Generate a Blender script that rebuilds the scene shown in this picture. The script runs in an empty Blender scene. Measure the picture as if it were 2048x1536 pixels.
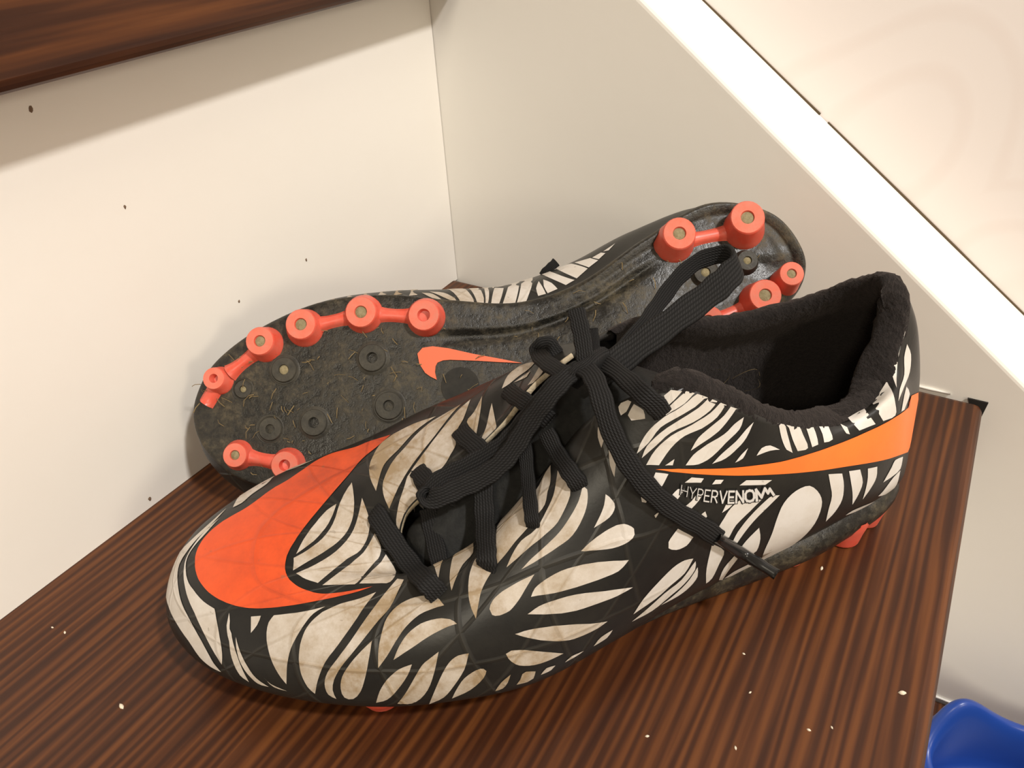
import bpy, bmesh, math, random
import numpy as np
from mathutils import Vector, Matrix, geometry
from mathutils.bvhtree import BVHTree

scene = bpy.context.scene
COL = scene.collection
random.seed(7)
RNG = np.random.default_rng(11)

# ------------------------------------------------------------------ camera, world, lamps, exposure
cam_data = bpy.data.cameras.new('camera')
cam_data.sensor_fit = 'HORIZONTAL'
cam_data.sensor_width = 36.0
cam_data.lens = 36.0 * 1540.0 / 2048.0
cam_data.clip_start = 0.01
cam = bpy.data.objects.new('camera', cam_data)
COL.objects.link(cam)
_fwd = Vector((-0.443084, 0.690568, -0.571658)); _right = Vector((0.859045, 0.509406, -0.050467)); _down = Vector((0.256355, -0.513442, -0.818938))
cam.matrix_world = Matrix(((_right.x, -_down.x, -_fwd.x, 0.269672), (_right.y, -_down.y, -_fwd.y, -0.362764), (_right.z, -_down.z, -_fwd.z, 0.227409), (0, 0, 0, 1)))
cam_data.dof.use_dof = False
scene.camera = cam

scene.view_settings.view_transform = 'Standard'
scene.view_settings.look = 'None'
scene.view_settings.gamma = 1.0
scene.view_settings.use_curve_mapping = False
scene.view_settings.exposure = 0.0

world = bpy.data.worlds.new('room_light')
scene.world = world
world.use_nodes = True
bg = world.node_tree.nodes['Background']
bg.inputs['Color'].default_value = (1.0, 0.77, 0.54, 1)
bg.inputs['Strength'].default_value = 0.36

def lamp(name, loc, target, size, power, color):
    ld = bpy.data.lights.new(name, 'AREA')
    ld.shape = 'DISK'; ld.size = size; ld.energy = power; ld.color = color
    o = bpy.data.objects.new(name, ld); COL.objects.link(o)
    o.location = loc
    o.rotation_euler = (Vector(target) - Vector(loc)).to_track_quat('-Z', 'Y').to_euler()
    return o
lamp('ceiling_lamp', (1.28, -0.42, 1.56), (0.12, -0.15, 0.05), 0.13, 29.5, (1.0, 0.965, 0.925))
lamp('hall_lamp', (2.0, -0.95, 0.72), (0.1, -0.15, 0.08), 0.35, 9.0, (1.0, 0.88, 0.70))
lamp('stringer_fill', (0.75, -2.1, 1.55), (0.15, -0.15, 0.05), 0.5, 15.0, (1.0, 0.90, 0.72))  # unseen soft fill, added to brighten the stringer face

# ------------------------------------------------------------------ materials
def new_mat(name, base=(0.8, 0.8, 0.8), rough=0.5, spec=0.5):
    m = bpy.data.materials.new(name); m.use_nodes = True
    p = m.node_tree.nodes['Principled BSDF']
    p.inputs['Base Color'].default_value = (*base, 1)
    p.inputs['Roughness'].default_value = rough
    p.inputs['Specular IOR Level'].default_value = spec
    return m
class NT:
    """short hand for wiring a material's nodes"""
    def __init__(s, m): s.m = m; s.t = m.node_tree; s.p = s.t.nodes['Principled BSDF']
    def n(s, typ, **kw):
        nd = s.t.nodes.new(typ)
        for k, v in kw.items():
            if k.startswith('i_'): nd.inputs[k[2:].replace('_', ' ')].default_value = v
            else: setattr(nd, k, v)
        return nd
    def l(s, a, b): s.t.links.new(a, b)
    def coord(s, kind='Object', scale=(1, 1, 1), rot=(0, 0, 0)):
        c = s.n('ShaderNodeTexCoord'); mp = s.n('ShaderNodeMapping')
        mp.inputs['Scale'].default_value = scale; mp.inputs['Rotation'].default_value = rot
        s.l(c.outputs[kind], mp.inputs['Vector']); return mp.outputs['Vector']
    def noise(s, vec, scale, detail=4, rough=0.55, dist=0.0):
        nd = s.n('ShaderNodeTexNoise'); nd.inputs['Scale'].default_value = scale
        nd.inputs['Detail'].default_value = detail; nd.inputs['Roughness'].default_value = rough
        nd.inputs['Distortion'].default_value = dist
        if vec is not None: s.l(vec, nd.inputs['Vector'])
        return nd.outputs['Fac']
    def ramp(s, fac, stops, interp='LINEAR'):
        r = s.n('ShaderNodeValToRGB'); r.color_ramp.interpolation = interp
        el = r.color_ramp.elements
        while len(el) < len(stops): el.new(0.5)
        for e, (p, c) in zip(el, stops):
            e.position = p; e.color = (*c, 1) if len(c) == 3 else c
        s.l(fac, r.inputs['Fac']); return r.outputs['Color']
    def math(s, op, a, b=None, clamp=False):
        nd = s.n('ShaderNodeMath', operation=op); nd.use_clamp = clamp
        for i, v in enumerate((a, b)):
            if v is None: continue
            if isinstance(v, (int, float)): nd.inputs[i].default_value = v
            else: s.l(v, nd.inputs[i])
        return nd.outputs[0]
    def mix(s, fac, a, b, blend='MIX'):
        nd = s.n('ShaderNodeMix', data_type='RGBA', blend_type=blend)
        for k, v in (('Factor', fac), ('A', a), ('B', b)):
            i = {'Factor': 0, 'A': 6, 'B': 7}[k]
            if isinstance(v, (int, float)): nd.inputs[i].default_value = v
            elif isinstance(v, tuple): nd.inputs[i].default_value = (*v, 1)
            else: s.l(v, nd.inputs[i])
        return nd.outputs[2]
    def bump(s, h, strength=0.3, dist=0.001):
        b = s.n('ShaderNodeBump'); b.inputs['Strength'].default_value = strength
        b.inputs['Distance'].default_value = dist
        s.l(h, b.inputs['Height']); s.l(b.outputs['Normal'], s.p.inputs['Normal'])
    def base(s, c): s.l(c, s.p.inputs['Base Color'])
    def rough(s, c): s.l(c, s.p.inputs['Roughness'])

def paint_mat(name, base, smudge, amount):
    m = new_mat(name, base, 0.42, 0.4); k = NT(m)
    v = k.coord('Object')
    f = k.noise(v, 6.0, 5)
    c = k.ramp(f, [(0.35, base), (0.75, tuple(b * (1 - amount) + q * amount for b, q in zip(base, smudge)))])
    k.base(c)
    k.bump(k.noise(v, 90.0, 3), 0.12, 0.0006)
    return m
M_PAINT = paint_mat('cream_paint', (0.84, 0.805, 0.745), (0.72, 0.65, 0.55), 0.22)
M_PAINT_TRIM = paint_mat('white_gloss_paint', (0.86, 0.84, 0.79), (0.8, 0.76, 0.68), 0.2)

def wallpaper_mat():
    m = new_mat('embossed_wallpaper', (0.84, 0.74, 0.68), 0.6, 0.25); k = NT(m)
    v = k.coord('Object', (1, 1, 1))
    w = k.n('ShaderNodeTexVoronoi', feature='F1'); w.inputs['Scale'].default_value = 5.5
    n = k.n('ShaderNodeTexNoise'); n.inputs['Scale'].default_value = 3.0
    k.l(v, n.inputs['Vector'])
    mx = k.n('ShaderNodeVectorMath', operation='MULTIPLY_ADD')
    k.l(n.outputs['Color'], mx.inputs[0]); mx.inputs[1].default_value = (0.16, 0.16, 0.16); k.l(v, mx.inputs[2])
    k.l(mx.outputs[0], w.inputs['Vector'])
    rings = k.math('SINE', k.math('MULTIPLY', w.outputs['Distance'], 46.0))
    r01 = k.math('MULTIPLY_ADD', rings, 0.5); 
    mask = k.math('LESS_THAN', w.outputs['Distance'], 0.55)
    f = k.math('MULTIPLY', k.math('MAXIMUM', rings, 0.0), mask)
    k.base(k.ramp(f, [(0.3, (0.85, 0.795, 0.77)), (1.0, (0.83, 0.765, 0.735))]))
    k.bump(f, 0.12, 0.0003)
    return m
M_PAPER = wallpaper_mat()

def wood_mat(name):
    m = new_mat(name, (0.1, 0.04, 0.02), 0.34, 0.32); k = NT(m)
    # the grain runs along the tread (object Y); rings show as narrow uneven stripes across it
    v = k.coord('Object', (1.0, 0.035, 1.0))
    big = k.noise(k.coord('Object', (1.0, 0.22, 1.0)), 11.0, 3, 0.5)
    s1 = k.noise(k.coord('Object', (1.0, 0.045, 1.0)), 190.0, 3, 0.55, 0.3)
    s2 = k.noise(k.coord('Object', (1.0, 0.03, 1.0)), 330.0, 3, 0.6)
    wv = k.n('ShaderNodeTexWave', wave_type='BANDS', bands_direction='X', wave_profile='SIN')
    wv.inputs['Scale'].default_value = 75.0; wv.inputs['Distortion'].default_value = 8.0
    wv.inputs['Detail'].default_value = 3.0; wv.inputs['Detail Scale'].default_value = 1.2; wv.inputs['Detail Roughness'].default_value = 0.65
    k.l(v, wv.inputs['Vector'])
    f = k.math('ADD', k.math('ADD', k.math('MULTIPLY', wv.outputs['Fac'], 0.26), k.math('MULTIPLY', big, 0.32)), k.math('ADD', k.math('MULTIPLY', s1, 0.52), k.math('MULTIPLY', s2, 0.24)))
    k.base(k.ramp(f, [(0.46, (0.031, 0.0094, 0.0039)), (0.60, (0.046, 0.0142, 0.0050)), (0.74, (0.078, 0.0245, 0.0072)), (0.90, (0.128, 0.0425, 0.0110))]))
    k.rough(k.ramp(big, [(0.3, (0.34, 0.34, 0.34)), (0.8, (0.46, 0.46, 0.46))]))
    k.bump(k.math('ADD', s2, k.math('MULTIPLY', s1, 0.7)), 0.15, 0.0005)
    return m
M_WOOD = wood_mat('stained_pine')

def crease_height(k):
    """raised triangular creases pressed into the upper, in the surface's own metric UV"""
    c = k.n('ShaderNodeTexCoord').outputs['UV']
    tot = None
    nz = k.n('ShaderNodeTexNoise'); nz.inputs['Scale'].default_value = 22.0; k.l(c, nz.inputs['Vector'])
    ad = k.n('ShaderNodeVectorMath', operation='MULTIPLY_ADD'); k.l(nz.outputs['Color'], ad.inputs[0])
    ad.inputs[1].default_value = (0.006, 0.006, 0); k.l(c, ad.inputs[2])
    for ang in (32, 92, 152):
        a = math.radians(ang)
        dt = k.n('ShaderNodeVectorMath', operation='DOT_PRODUCT'); k.l(ad.outputs[0], dt.inputs[0])
        dt.inputs[1].default_value = (math.cos(a) / 0.024, math.sin(a) / 0.024, 0)
        fr = k.math('FRACT', dt.outputs['Value'])
        d = k.math('ABSOLUTE', k.math('SUBTRACT', fr, 0.5))
        line = k.math('SUBTRACT', 1.0, k.math('MULTIPLY', d, 24.0), clamp=True)
        tot = line if tot is None else k.math('MAXIMUM', tot, line)
    sx = k.n('ShaderNodeSeparateXYZ'); k.l(k.n('ShaderNodeTexCoord').outputs['Object'], sx.inputs[0])
    mr = k.n('ShaderNodeMapRange'); mr.inputs[1].default_value = 0.085; mr.inputs[2].default_value = 0.125
    mr.inputs[3].default_value = 0.06; mr.inputs[4].default_value = 1.0; k.l(sx.outputs[0], mr.inputs[0])
    return k.math('MULTIPLY', tot, mr.outputs[0])

def leather(name, cols, rough, grime=None, spec=0.5):
    m = new_mat(name, cols[0], rough, spec); k = NT(m)
    h = crease_height(k)
    v = k.coord('Object')
    f = k.noise(v, 38.0, 6, 0.65)
    c = k.ramp(f, [(0.38, cols[0]), (0.68, cols[1])])
    if grime:
        # scuffs gather on the creases and towards the flexing forefoot
        sx = k.n('ShaderNodeSeparateXYZ'); k.l(v, sx.inputs[0])
        fwdm = k.n('ShaderNodeMapRange'); fwdm.inputs[1].default_value = 0.09; fwdm.inputs[2].default_value = 0.16
        k.l(sx.outputs[0], fwdm.inputs[0])
        toe = k.n('ShaderNodeMapRange'); toe.inputs[1].default_value = 0.262; toe.inputs[2].default_value = 0.20
        k.l(sx.outputs[0], toe.inputs[0])
        zone = k.math('MULTIPLY', fwdm.outputs[0], k.math('ADD', k.math('MULTIPLY', toe.outputs[0], 0.75), 0.25))
        g = k.math('MULTIPLY', zone, k.math('ADD', k.math('POWER', k.math('MULTIPLY', k.noise(v, 62.0, 8, 0.74), 1.62), 1.9), k.math('MULTIPLY', h, 0.25)), clamp=True)
        c = k.mix(g, c, grime)
        spots = k.math('GREATER_THAN', k.noise(v, 260.0, 2, 0.5), 0.73)
        c = k.mix(k.math('MULTIPLY', spots, 0.35), c, (0.16, 0.12, 0.07))
    else:
        c = k.mix(k.math('MULTIPLY', h, 0.08), c, (0.16, 0.14, 0.10))
    k.base(c)
    k.bump(k.math('ADD', h, k.math('MULTIPLY', k.noise(v, 900.0, 2), 0.12)), 0.34, 0.0006)
    return m
M_BLACK = leather('black_synthetic', ((0.009, 0.009, 0.0085), (0.019, 0.018, 0.015)), 0.38, None, 0.4)
M_WHITE = leather('white_print', ((0.70, 0.67, 0.63), (0.58, 0.53, 0.455)), 0.5, (0.30, 0.22, 0.13))
M_ORANGE = leather('orange_print', ((0.84, 0.105, 0.020), (0.76, 0.084, 0.017)), 0.48, (0.42, 0.050, 0.014))
M_ORANGE_HEEL = leather('orange_print_heel', ((0.98, 0.20, 0.028), (0.92, 0.165, 0.025)), 0.45)
M_LETTER = new_mat('silver_lettering', (0.62, 0.60, 0.57), 0.4)
M_INK = new_mat('black_ink', (0.008, 0.008, 0.008), 0.5)

def fabric(name, a, b, rough, scale, bumpd, sheen=0.0):
    m = new_mat(name, a, rough, 0.2); k = NT(m)
    v = k.coord('Object'); f = k.noise(v, scale, 3, 0.7)
    k.base(k.ramp(f, [(0.3, a), (0.8, b)]))
    k.p.inputs['Sheen Weight'].default_value = sheen
    k.p.inputs['Sheen Roughness'].default_value = 0.6
    k.p.inputs['Sheen Tint'].default_value = (0.6, 0.5, 0.45, 1)
    k.bump(f, 0.9, bumpd)
    return m
M_LINING = fabric('black_terry_lining', (0.008, 0.007, 0.007), (0.022, 0.018, 0.017), 0.95, 650.0, 0.0012, 0.12)
M_TONGUE = fabric('dark_tongue_synthetic', (0.010, 0.010, 0.0095), (0.02, 0.02, 0.018), 0.7, 300.0, 0.0004)
M_SPLIT = fabric('worn_cut_edge', (0.55, 0.47, 0.34), (0.30, 0.23, 0.14), 0.8, 400.0, 0.0008)

def lace_mat():
    m = new_mat('black_woven_lace', (0.012, 0.012, 0.013), 0.75, 0.25); k = NT(m)
    c = k.n('ShaderNodeTexCoord').outputs['UV']
    sx = k.n('ShaderNodeSeparateXYZ'); k.l(c, sx.inputs[0])
    rib = k.math('ABSOLUTE', k.math('SINE', k.math('MULTIPLY', sx.outputs[0], math.pi * 7.0)))
    wv = k.math('ABSOLUTE', k.math('SINE', k.math('ADD', k.math('MULTIPLY', sx.outputs[1], math.pi / 0.0011), k.math('MULTIPLY', sx.outputs[0], math.pi * 6.0))))
    h = k.math('MULTIPLY', rib, k.math('ADD', k.math('MULTIPLY', wv, 0.6), 0.4))
    k.base(k.ramp(h, [(0.0, (0.004, 0.004, 0.004)), (0.9, (0.016, 0.0155, 0.0155))]))
    k.bump(h, 0.8, 0.0004)
    return m
M_LACE = lace_mat()
M_AGLET = new_mat('black_plastic_tip', (0.012, 0.012, 0.012), 0.22)

def sole_mat():
    m = new_mat('muddy_black_sole', (0.03, 0.028, 0.022), 0.4, 0.5); k = NT(m)
    v = k.coord('Object')
    big = k.noise(v, 22.0, 6, 0.7); fine = k.noise(v, 330.0, 4, 0.75)
    mid = k.noise(v, 75.0, 5, 0.75)
    f = k.math('ADD', k.math('ADD', k.math('MULTIPLY', big, 0.55), k.math('MULTIPLY', mid, 0.75)), k.math('MULTIPLY', fine, 0.55)); f = k.math('SUBTRACT', f, 0.66)
    k.base(k.ramp(f, [(0.18, (0.008, 0.0075, 0.006)), (0.30, (0.027, 0.0225, 0.014)), (0.41, (0.068, 0.055, 0.032)), (0.60, (0.15, 0.115, 0.062))]))
    k.rough(k.ramp(f, [(0.15, (0.3, 0.3, 0.3)), (0.45, (0.7, 0.7, 0.7))]))
    k.bump(k.math('ADD', fine, mid), 0.5, 0.0006)
    return m
M_SOLE = sole_mat()
def red_mat():
    m = new_mat('coral_red_stud', (0.74, 0.10, 0.06), 0.38, 0.5); k = NT(m)
    v = k.coord('Object'); f = k.noise(v, 140.0, 5, 0.7)
    k.base(k.ramp(f, [(0.35, (0.70, 0.085, 0.048)), (0.75, (0.66, 0.15, 0.10))]))
    k.rough(k.ramp(f, [(0.3, (0.3, 0.3, 0.3)), (0.8, (0.5, 0.5, 0.5))]))
    return m
M_RED = red_mat()
M_RED_TIP = fabric('worn_red_tip', (0.72, 0.16, 0.10), (0.62, 0.21, 0.15), 0.7, 200.0, 0.0002)
M_STUD_BLACK = fabric('dusty_black_stud', (0.035, 0.033, 0.028), (0.075, 0.068, 0.052), 0.5, 240.0, 0.0003)
M_DIRT = fabric('packed_dirt', (0.20, 0.17, 0.09), (0.34, 0.28, 0.17), 0.95, 500.0, 0.0006)
M_STRAW = new_mat('dry_grass', (0.19, 0.135, 0.06), 0.9)
M_GREEN = new_mat('green_turf_fibre', (0.06, 0.30, 0.03), 0.6)
M_SOLE_EMBLEM = new_mat('orange_sole_print', (0.80, 0.15, 0.06), 0.5)
M_BLUE = new_mat('blue_moulded_plastic', (0.014, 0.055, 0.30), 0.33)
M_BLUE_SOLE = new_mat('orange_ridged_rubber', (0.42, 0.075, 0.018), 0.6)
M_DULL = fabric('smooth_sole_mark', (0.013, 0.0125, 0.011), (0.035, 0.031, 0.024), 0.5, 120.0, 0.0002)
M_DARK = new_mat('dark_gap', (0.01, 0.008, 0.006), 0.9)
M_SPECK = new_mat('white_crumb', (0.75, 0.66, 0.52), 0.8)

# ------------------------------------------------------------------ mesh helpers
def link(name, me, parent=None, mats=None, smooth=True):
    o = bpy.data.objects.new(name, me); COL.objects.link(o)
    if mats is not None:
        for m in (mats if isinstance(mats, (list, tuple)) else [mats]): me.materials.append(m)
    if smooth: me.polygons.foreach_set('use_smooth', [True] * len(me.polygons))
    if parent is not None: o.parent = parent
    return o
def mesh_obj(name, verts, faces, mat, parent=None, uv=None, smooth=True, mat_idx=None):
    me = bpy.data.meshes.new(name)
    me.from_pydata([tuple(map(float, v)) for v in verts], [], [tuple(map(int, f)) for f in faces])
    if uv is not None:
        l = me.uv_layers.new(name='UVMap')
        idx = np.empty(len(me.loops), int); me.loops.foreach_get('vertex_index', idx)
        l.data.foreach_set('uv', np.asarray(uv, float)[idx].ravel())
    me.update()
    o = link(name, me, parent, mat, smooth)
    if mat_idx is not None: me.polygons.foreach_set('material_index', mat_idx)
    return o
def tag(o, label, cat, group=None, kind=None):
    if label: o['label'] = label
    if cat: o['category'] = cat
    if group: o['group'] = group
    if kind: o['kind'] = kind
    return o
def prism(name, outline, axis, a, b, mat, parent=None, bevel=0.0, segs=3):
    """a closed outline (2D) pushed along one axis from a to b"""
    def p3(u, v, w): return {'x': (w, u, v), 'y': (u, w, v), 'z': (u, v, w)}[axis]
    bm = bmesh.new()
    n = len(outline)
    va = [bm.verts.new(p3(u, v, a)) for u, v in outline]; vb = [bm.verts.new(p3(u, v, b)) for u, v in outline]
    bm.faces.new(va); bm.faces.new(vb[::-1])
    for i in range(n): bm.faces.new((va[i], vb[i], vb[(i + 1) % n], va[(i + 1) % n]))
    bmesh.ops.recalc_face_normals(bm, faces=bm.faces)
    if bevel: bmesh.ops.bevel(bm, geom=bm.edges[:], offset=bevel, segments=segs, profile=0.5, affect='EDGES')
    me = bpy.data.meshes.new(name); bm.to_mesh(me); bm.free()
    o = link(name, me, parent, mat, smooth=False)
    return o
def grid_faces(nr, nc, wrap_r=False, wrap_c=False, flip=False):
    f = []
    for i in range(nr if wrap_r else nr - 1):
        for j in range(nc if wrap_c else nc - 1):
            q = (i * nc + j, ((i + 1) % nr) * nc + j, ((i + 1) % nr) * nc + (j + 1) % nc, i * nc + (j + 1) % nc)
            f.append(q[::-1] if flip else q)
    return f

# ------------------------------------------------------------------ the staircase and the wall
RISE, RUN, NOSE, THICK = 0.2157, 0.2773, 0.0257, 0.040
WIDTH = 0.84
stairs = bpy.data.objects.new('staircase', None); COL.objects.link(stairs)
stairs['kind'] = 'structure'
stairs['label'] = 'painted staircase with dark stained wooden treads and cream risers'
def tread(k):
    z = k * RISE * -1; x0 = k * RUN
    outline = [(x0 - 0.012, z), (x0 - 0.012, z - THICK), (x0 + RUN + NOSE, z - THICK), (x0 + RUN + NOSE, z)]
    o = prism('tread', outline, 'y', -WIDTH, -0.0012, M_WOOD, stairs)
    bv = o.modifiers.new('round', 'BEVEL'); bv.width = 0.0045; bv.segments = 4; bv.limit_method = 'ANGLE'
    return o
for k in (0, -1, 1, 2): tread(k)
def riser(k):
    # stands at the back of tread k
    x = k * RUN; z = -k * RISE
    o = prism('riser', [(x - 0.018, z - 0.001), (x, z - 0.001), (x, z + RISE - THICK), (x - 0.018, z + RISE - THICK)], 'y', -WIDTH, -0.0004, M_PAINT, stairs)
    return o
for k in (0, 1, 2, -1): riser(k)
# stringer: sloping board along the wall; its top face is the bright painted cap
SL = -0.7884
def cap_z(x): return 0.16711 + SL * (x - 0.12151)
xa, xb = -0.45, 0.95
def sheet(name, quad, thick_dir, mat, parent):
    v = [Vector(q) for q in quad]; w = [q + Vector(thick_dir) for q in v]
    n = len(v)
    return mesh_obj(name, v + w, [tuple(range(n))[::-1], tuple(range(n, 2 * n))] + [(i, (i + 1) % n, n + (i + 1) % n, n + i) for i in range(n)], mat, parent, smooth=False)
def wall_y(x): return 0.0447 + 0.0539 * x
bm = bmesh.new()
ft = [(xa, 0, cap_z(xa)), (xb, 0, cap_z(xb)), (xb, 0, cap_z(xb) - 0.50), (xa, 0, cap_z(xa) - 0.50)]
bk = [(x, wall_y(x) - 0.0004, z) for x, _, z in ft]
vf = [bm.verts.new(p) for p in ft]; vb = [bm.verts.new(p) for p in bk]
bm.faces.new(vf); bm.faces.new(vb[::-1])
for i in range(4): bm.faces.new((vf[i], vb[i], vb[(i + 1) % 4], vf[(i + 1) % 4]))
bmesh.ops.recalc_face_normals(bm, faces=bm.faces)
te = [e for e in bm.edges if all(abs(v.co.z - cap_z(v.co.x)) < 1e-6 and v.co.y == 0 for v in e.verts)]
bmesh.ops.bevel(bm, geom=te, offset=0.003, segments=4, profile=0.5, affect='EDGES')
me = bpy.data.meshes.new('stringer'); bm.to_mesh(me); bm.free()
link('stringer', me, stairs, M_PAINT_TRIM, smooth=False)
# caulk: thin paint bead where tread and stringer meet, dark slit at the nosing's end
def bead(pts, r, name, mat, parent):
    vs, fs = [], []
    n = 6
    pts = [Vector(p) for p in pts]
    for i, p in enumerate(pts):
        t = (pts[min(i + 1, len(pts) - 1)] - pts[max(i - 1, 0)]).normalized()
        a = t.orthogonal().normalized(); b = t.cross(a)
        rr = r * (0.75 + 0.5 * random.random())
        for j in range(n):
            q = 2 * math.pi * j / n; vs.append(p + a * rr * math.cos(q) + b * rr * math.sin(q))
    return mesh_obj(name, vs, grid_faces(len(pts), n, wrap_c=True) + [tuple(range(n))[::-1], tuple(range((len(pts) - 1) * n, len(pts) * n))], mat, parent)
bead([(0.225 + 0.0042 * i, -0.0006, 0.0003) for i in range(16)], 0.0007, 'paint_bead', M_PAINT_TRIM, stairs)
bead([(RUN + 0.01 + 0.01 * i, -0.0008, -RISE + 0.0008) for i in range(22)], 0.0009, 'paint_bead', M_PAINT_TRIM, stairs)
prism('nosing_gap', [(0.2955, 0.0004), (0.3042, 0.0004), (0.3035, -0.008), (0.3000, -0.008)], 'y', -0.0012, -0.0003, M_DARK, stairs)
# chips and specks of the riser's paint
vs, fs = [], []
for y, z, r in ((-0.2229, 0.1651, 0.0009), (-0.2032, 0.124, 0.0006), (-0.1222, 0.0665, 0.0007), (-0.1662, 0.0653, 0.0006), (-0.2381, 0.0040, 0.0008)):
    b = len(vs); n = 7
    vs.append((0.0006, y, z))
    for j in range(n):
        a = 2 * math.pi * j / n; rr = r * random.uniform(0.6, 1.2)
        vs.append((0.00005, y + rr * math.cos(a), z + 1.4 * rr * math.sin(a)))
    fs += [(b, b + 1 + j, b + 1 + (j + 1) % n) for j in range(n)]
o = mesh_obj('paint_chips', vs, fs, new_mat('chipped_paint', (0.16, 0.10, 0.06), 0.8), stairs); o['kind'] = 'stuff'
# papered wall behind the stringer
o = sheet('wall_right', [(-1.2, wall_y(-1.2), -1.0), (1.6, wall_y(1.6), -1.0), (1.6, wall_y(1.6), 1.8), (-1.2, wall_y(-1.2), 1.8)], (0, 0.05, 0), M_PAPER, None)
o['kind'] = 'structure'
# open shadow joint along the wall above the cap
jv = []
gap = []
for i in range(29):
    x = 0.02 + 0.33 * i / 28.0
    if 10 <= i <= 11: continue
    gap.append(x)
for seg_ in ((0.02, 0.196), (0.2005, 0.40)):
    pts = [(seg_[0] + (seg_[1] - seg_[0]) * i / 14.0) for i in range(15)]
    bead([(x, wall_y(x) - 0.0003, cap_z(x) + 0.0003) for x in pts], 0.0007, 'wall_joint', new_mat('joint_shadow_gap', (0.09, 0.06, 0.03), 0.9), stairs)

# ------------------------------------------------------------------ boots
BOOT_NET = np.array([int(v) for v in """-200 -900 1600 -700 -900 3000 -700 -900 5500 0 -900 8200 800 -900 9800 50 329 1900 -99 500 2980 443 300 6056 762 100 7250 1076 -100 8093 1733 1005 1700 1400 1700 3200 1600 1700 5200 2000 1400 7000 2415 1000 6821 3625 1664 1500 4200 2700 3200 4500 2800 5000 4800 2500 6400 4892 2100 7029 6169 2264 1100 7000 3250 2800 7000 3300 5000 7000 3100 6600 6830 2700 7984 9400 3000 600 9600 3800 2000 9400 3900 4600 8900 3400 6800 8302 2900 8948 12200 3900 600 12200 4900 1900 11700 4700 4400 10900 3800 7000 10267 2700 9796 15000 4700 600 15000 5850 1800 14400 5300 4200 13300 3800 6500 12278 2000 8649 17600 4900 600 17600 6000 1800 17000 5500 3800 15500 3800 5600 13653 1800 6805 20000 4600 700 20100 5700 1800 19400 5100 3600 17400 3800 4700 15415 2300 5151 22700 3900 800 22800 4800 1800 21900 4300 3400 19500 3600 4400 16973 2900 4535 24900 2700 1000 25100 3500 1900 24200 3100 3300 21200 3000 4400 17684 3100 4229 26100 1300 1100 26500 1900 2100 25400 1900 3500 22000 2500 4500 17972 2800 4008 26500 0 1200 26900 300 2200 25800 600 3700 22200 1700 4700 18310 2350 4292 26200 -1200 1200 26450 -1300 2300 25400 -700 4000 22100 1000 4900 18564 1900 4520 25000 -2400 1000 25200 -2600 2300 24000 -1700 4400 21500 300 5000 18585 1700 4779 22800 -3300 900 22900 -3700 2200 22500 -2600 4500 20500 -400 5300 18284 1500 5417 20000 -3700 800 20000 -4100 2200 19700 -3100 5000 18900 -1000 5700 17658 1100 5731 17200 -3300 800 17200 -3900 2400 17200 -3300 5800 16800 -1400 6600 16233 600 6488 14600 -2400 900 14600 -3400 2600 14500 -3300 6300 14600 -1900 7700 14970 200 7342 11800 -1600 1100 11800 -2900 2800 11900 -3500 6100 12400 -2600 8300 13325 -400 8746 9000 -1800 1300 9000 -3200 3000 9000 -3700 5400 9300 -3600 7400 9800 -2800 8800 6000 -2900 1500 6000 -4000 3200 6000 -4300 5200 6000 -4200 6600 6100 -3800 7700 3000 -3700 1600 2800 -4300 3200 2800 -4200 5400 2900 -3900 7000 3100 -3400 8300 600 -2700 1700 100 -3000 3200 200 -2800 5600 700 -2500 7800 1400 -2200 9400""".split()]).reshape(25, 5, 3) / 1e5
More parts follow.
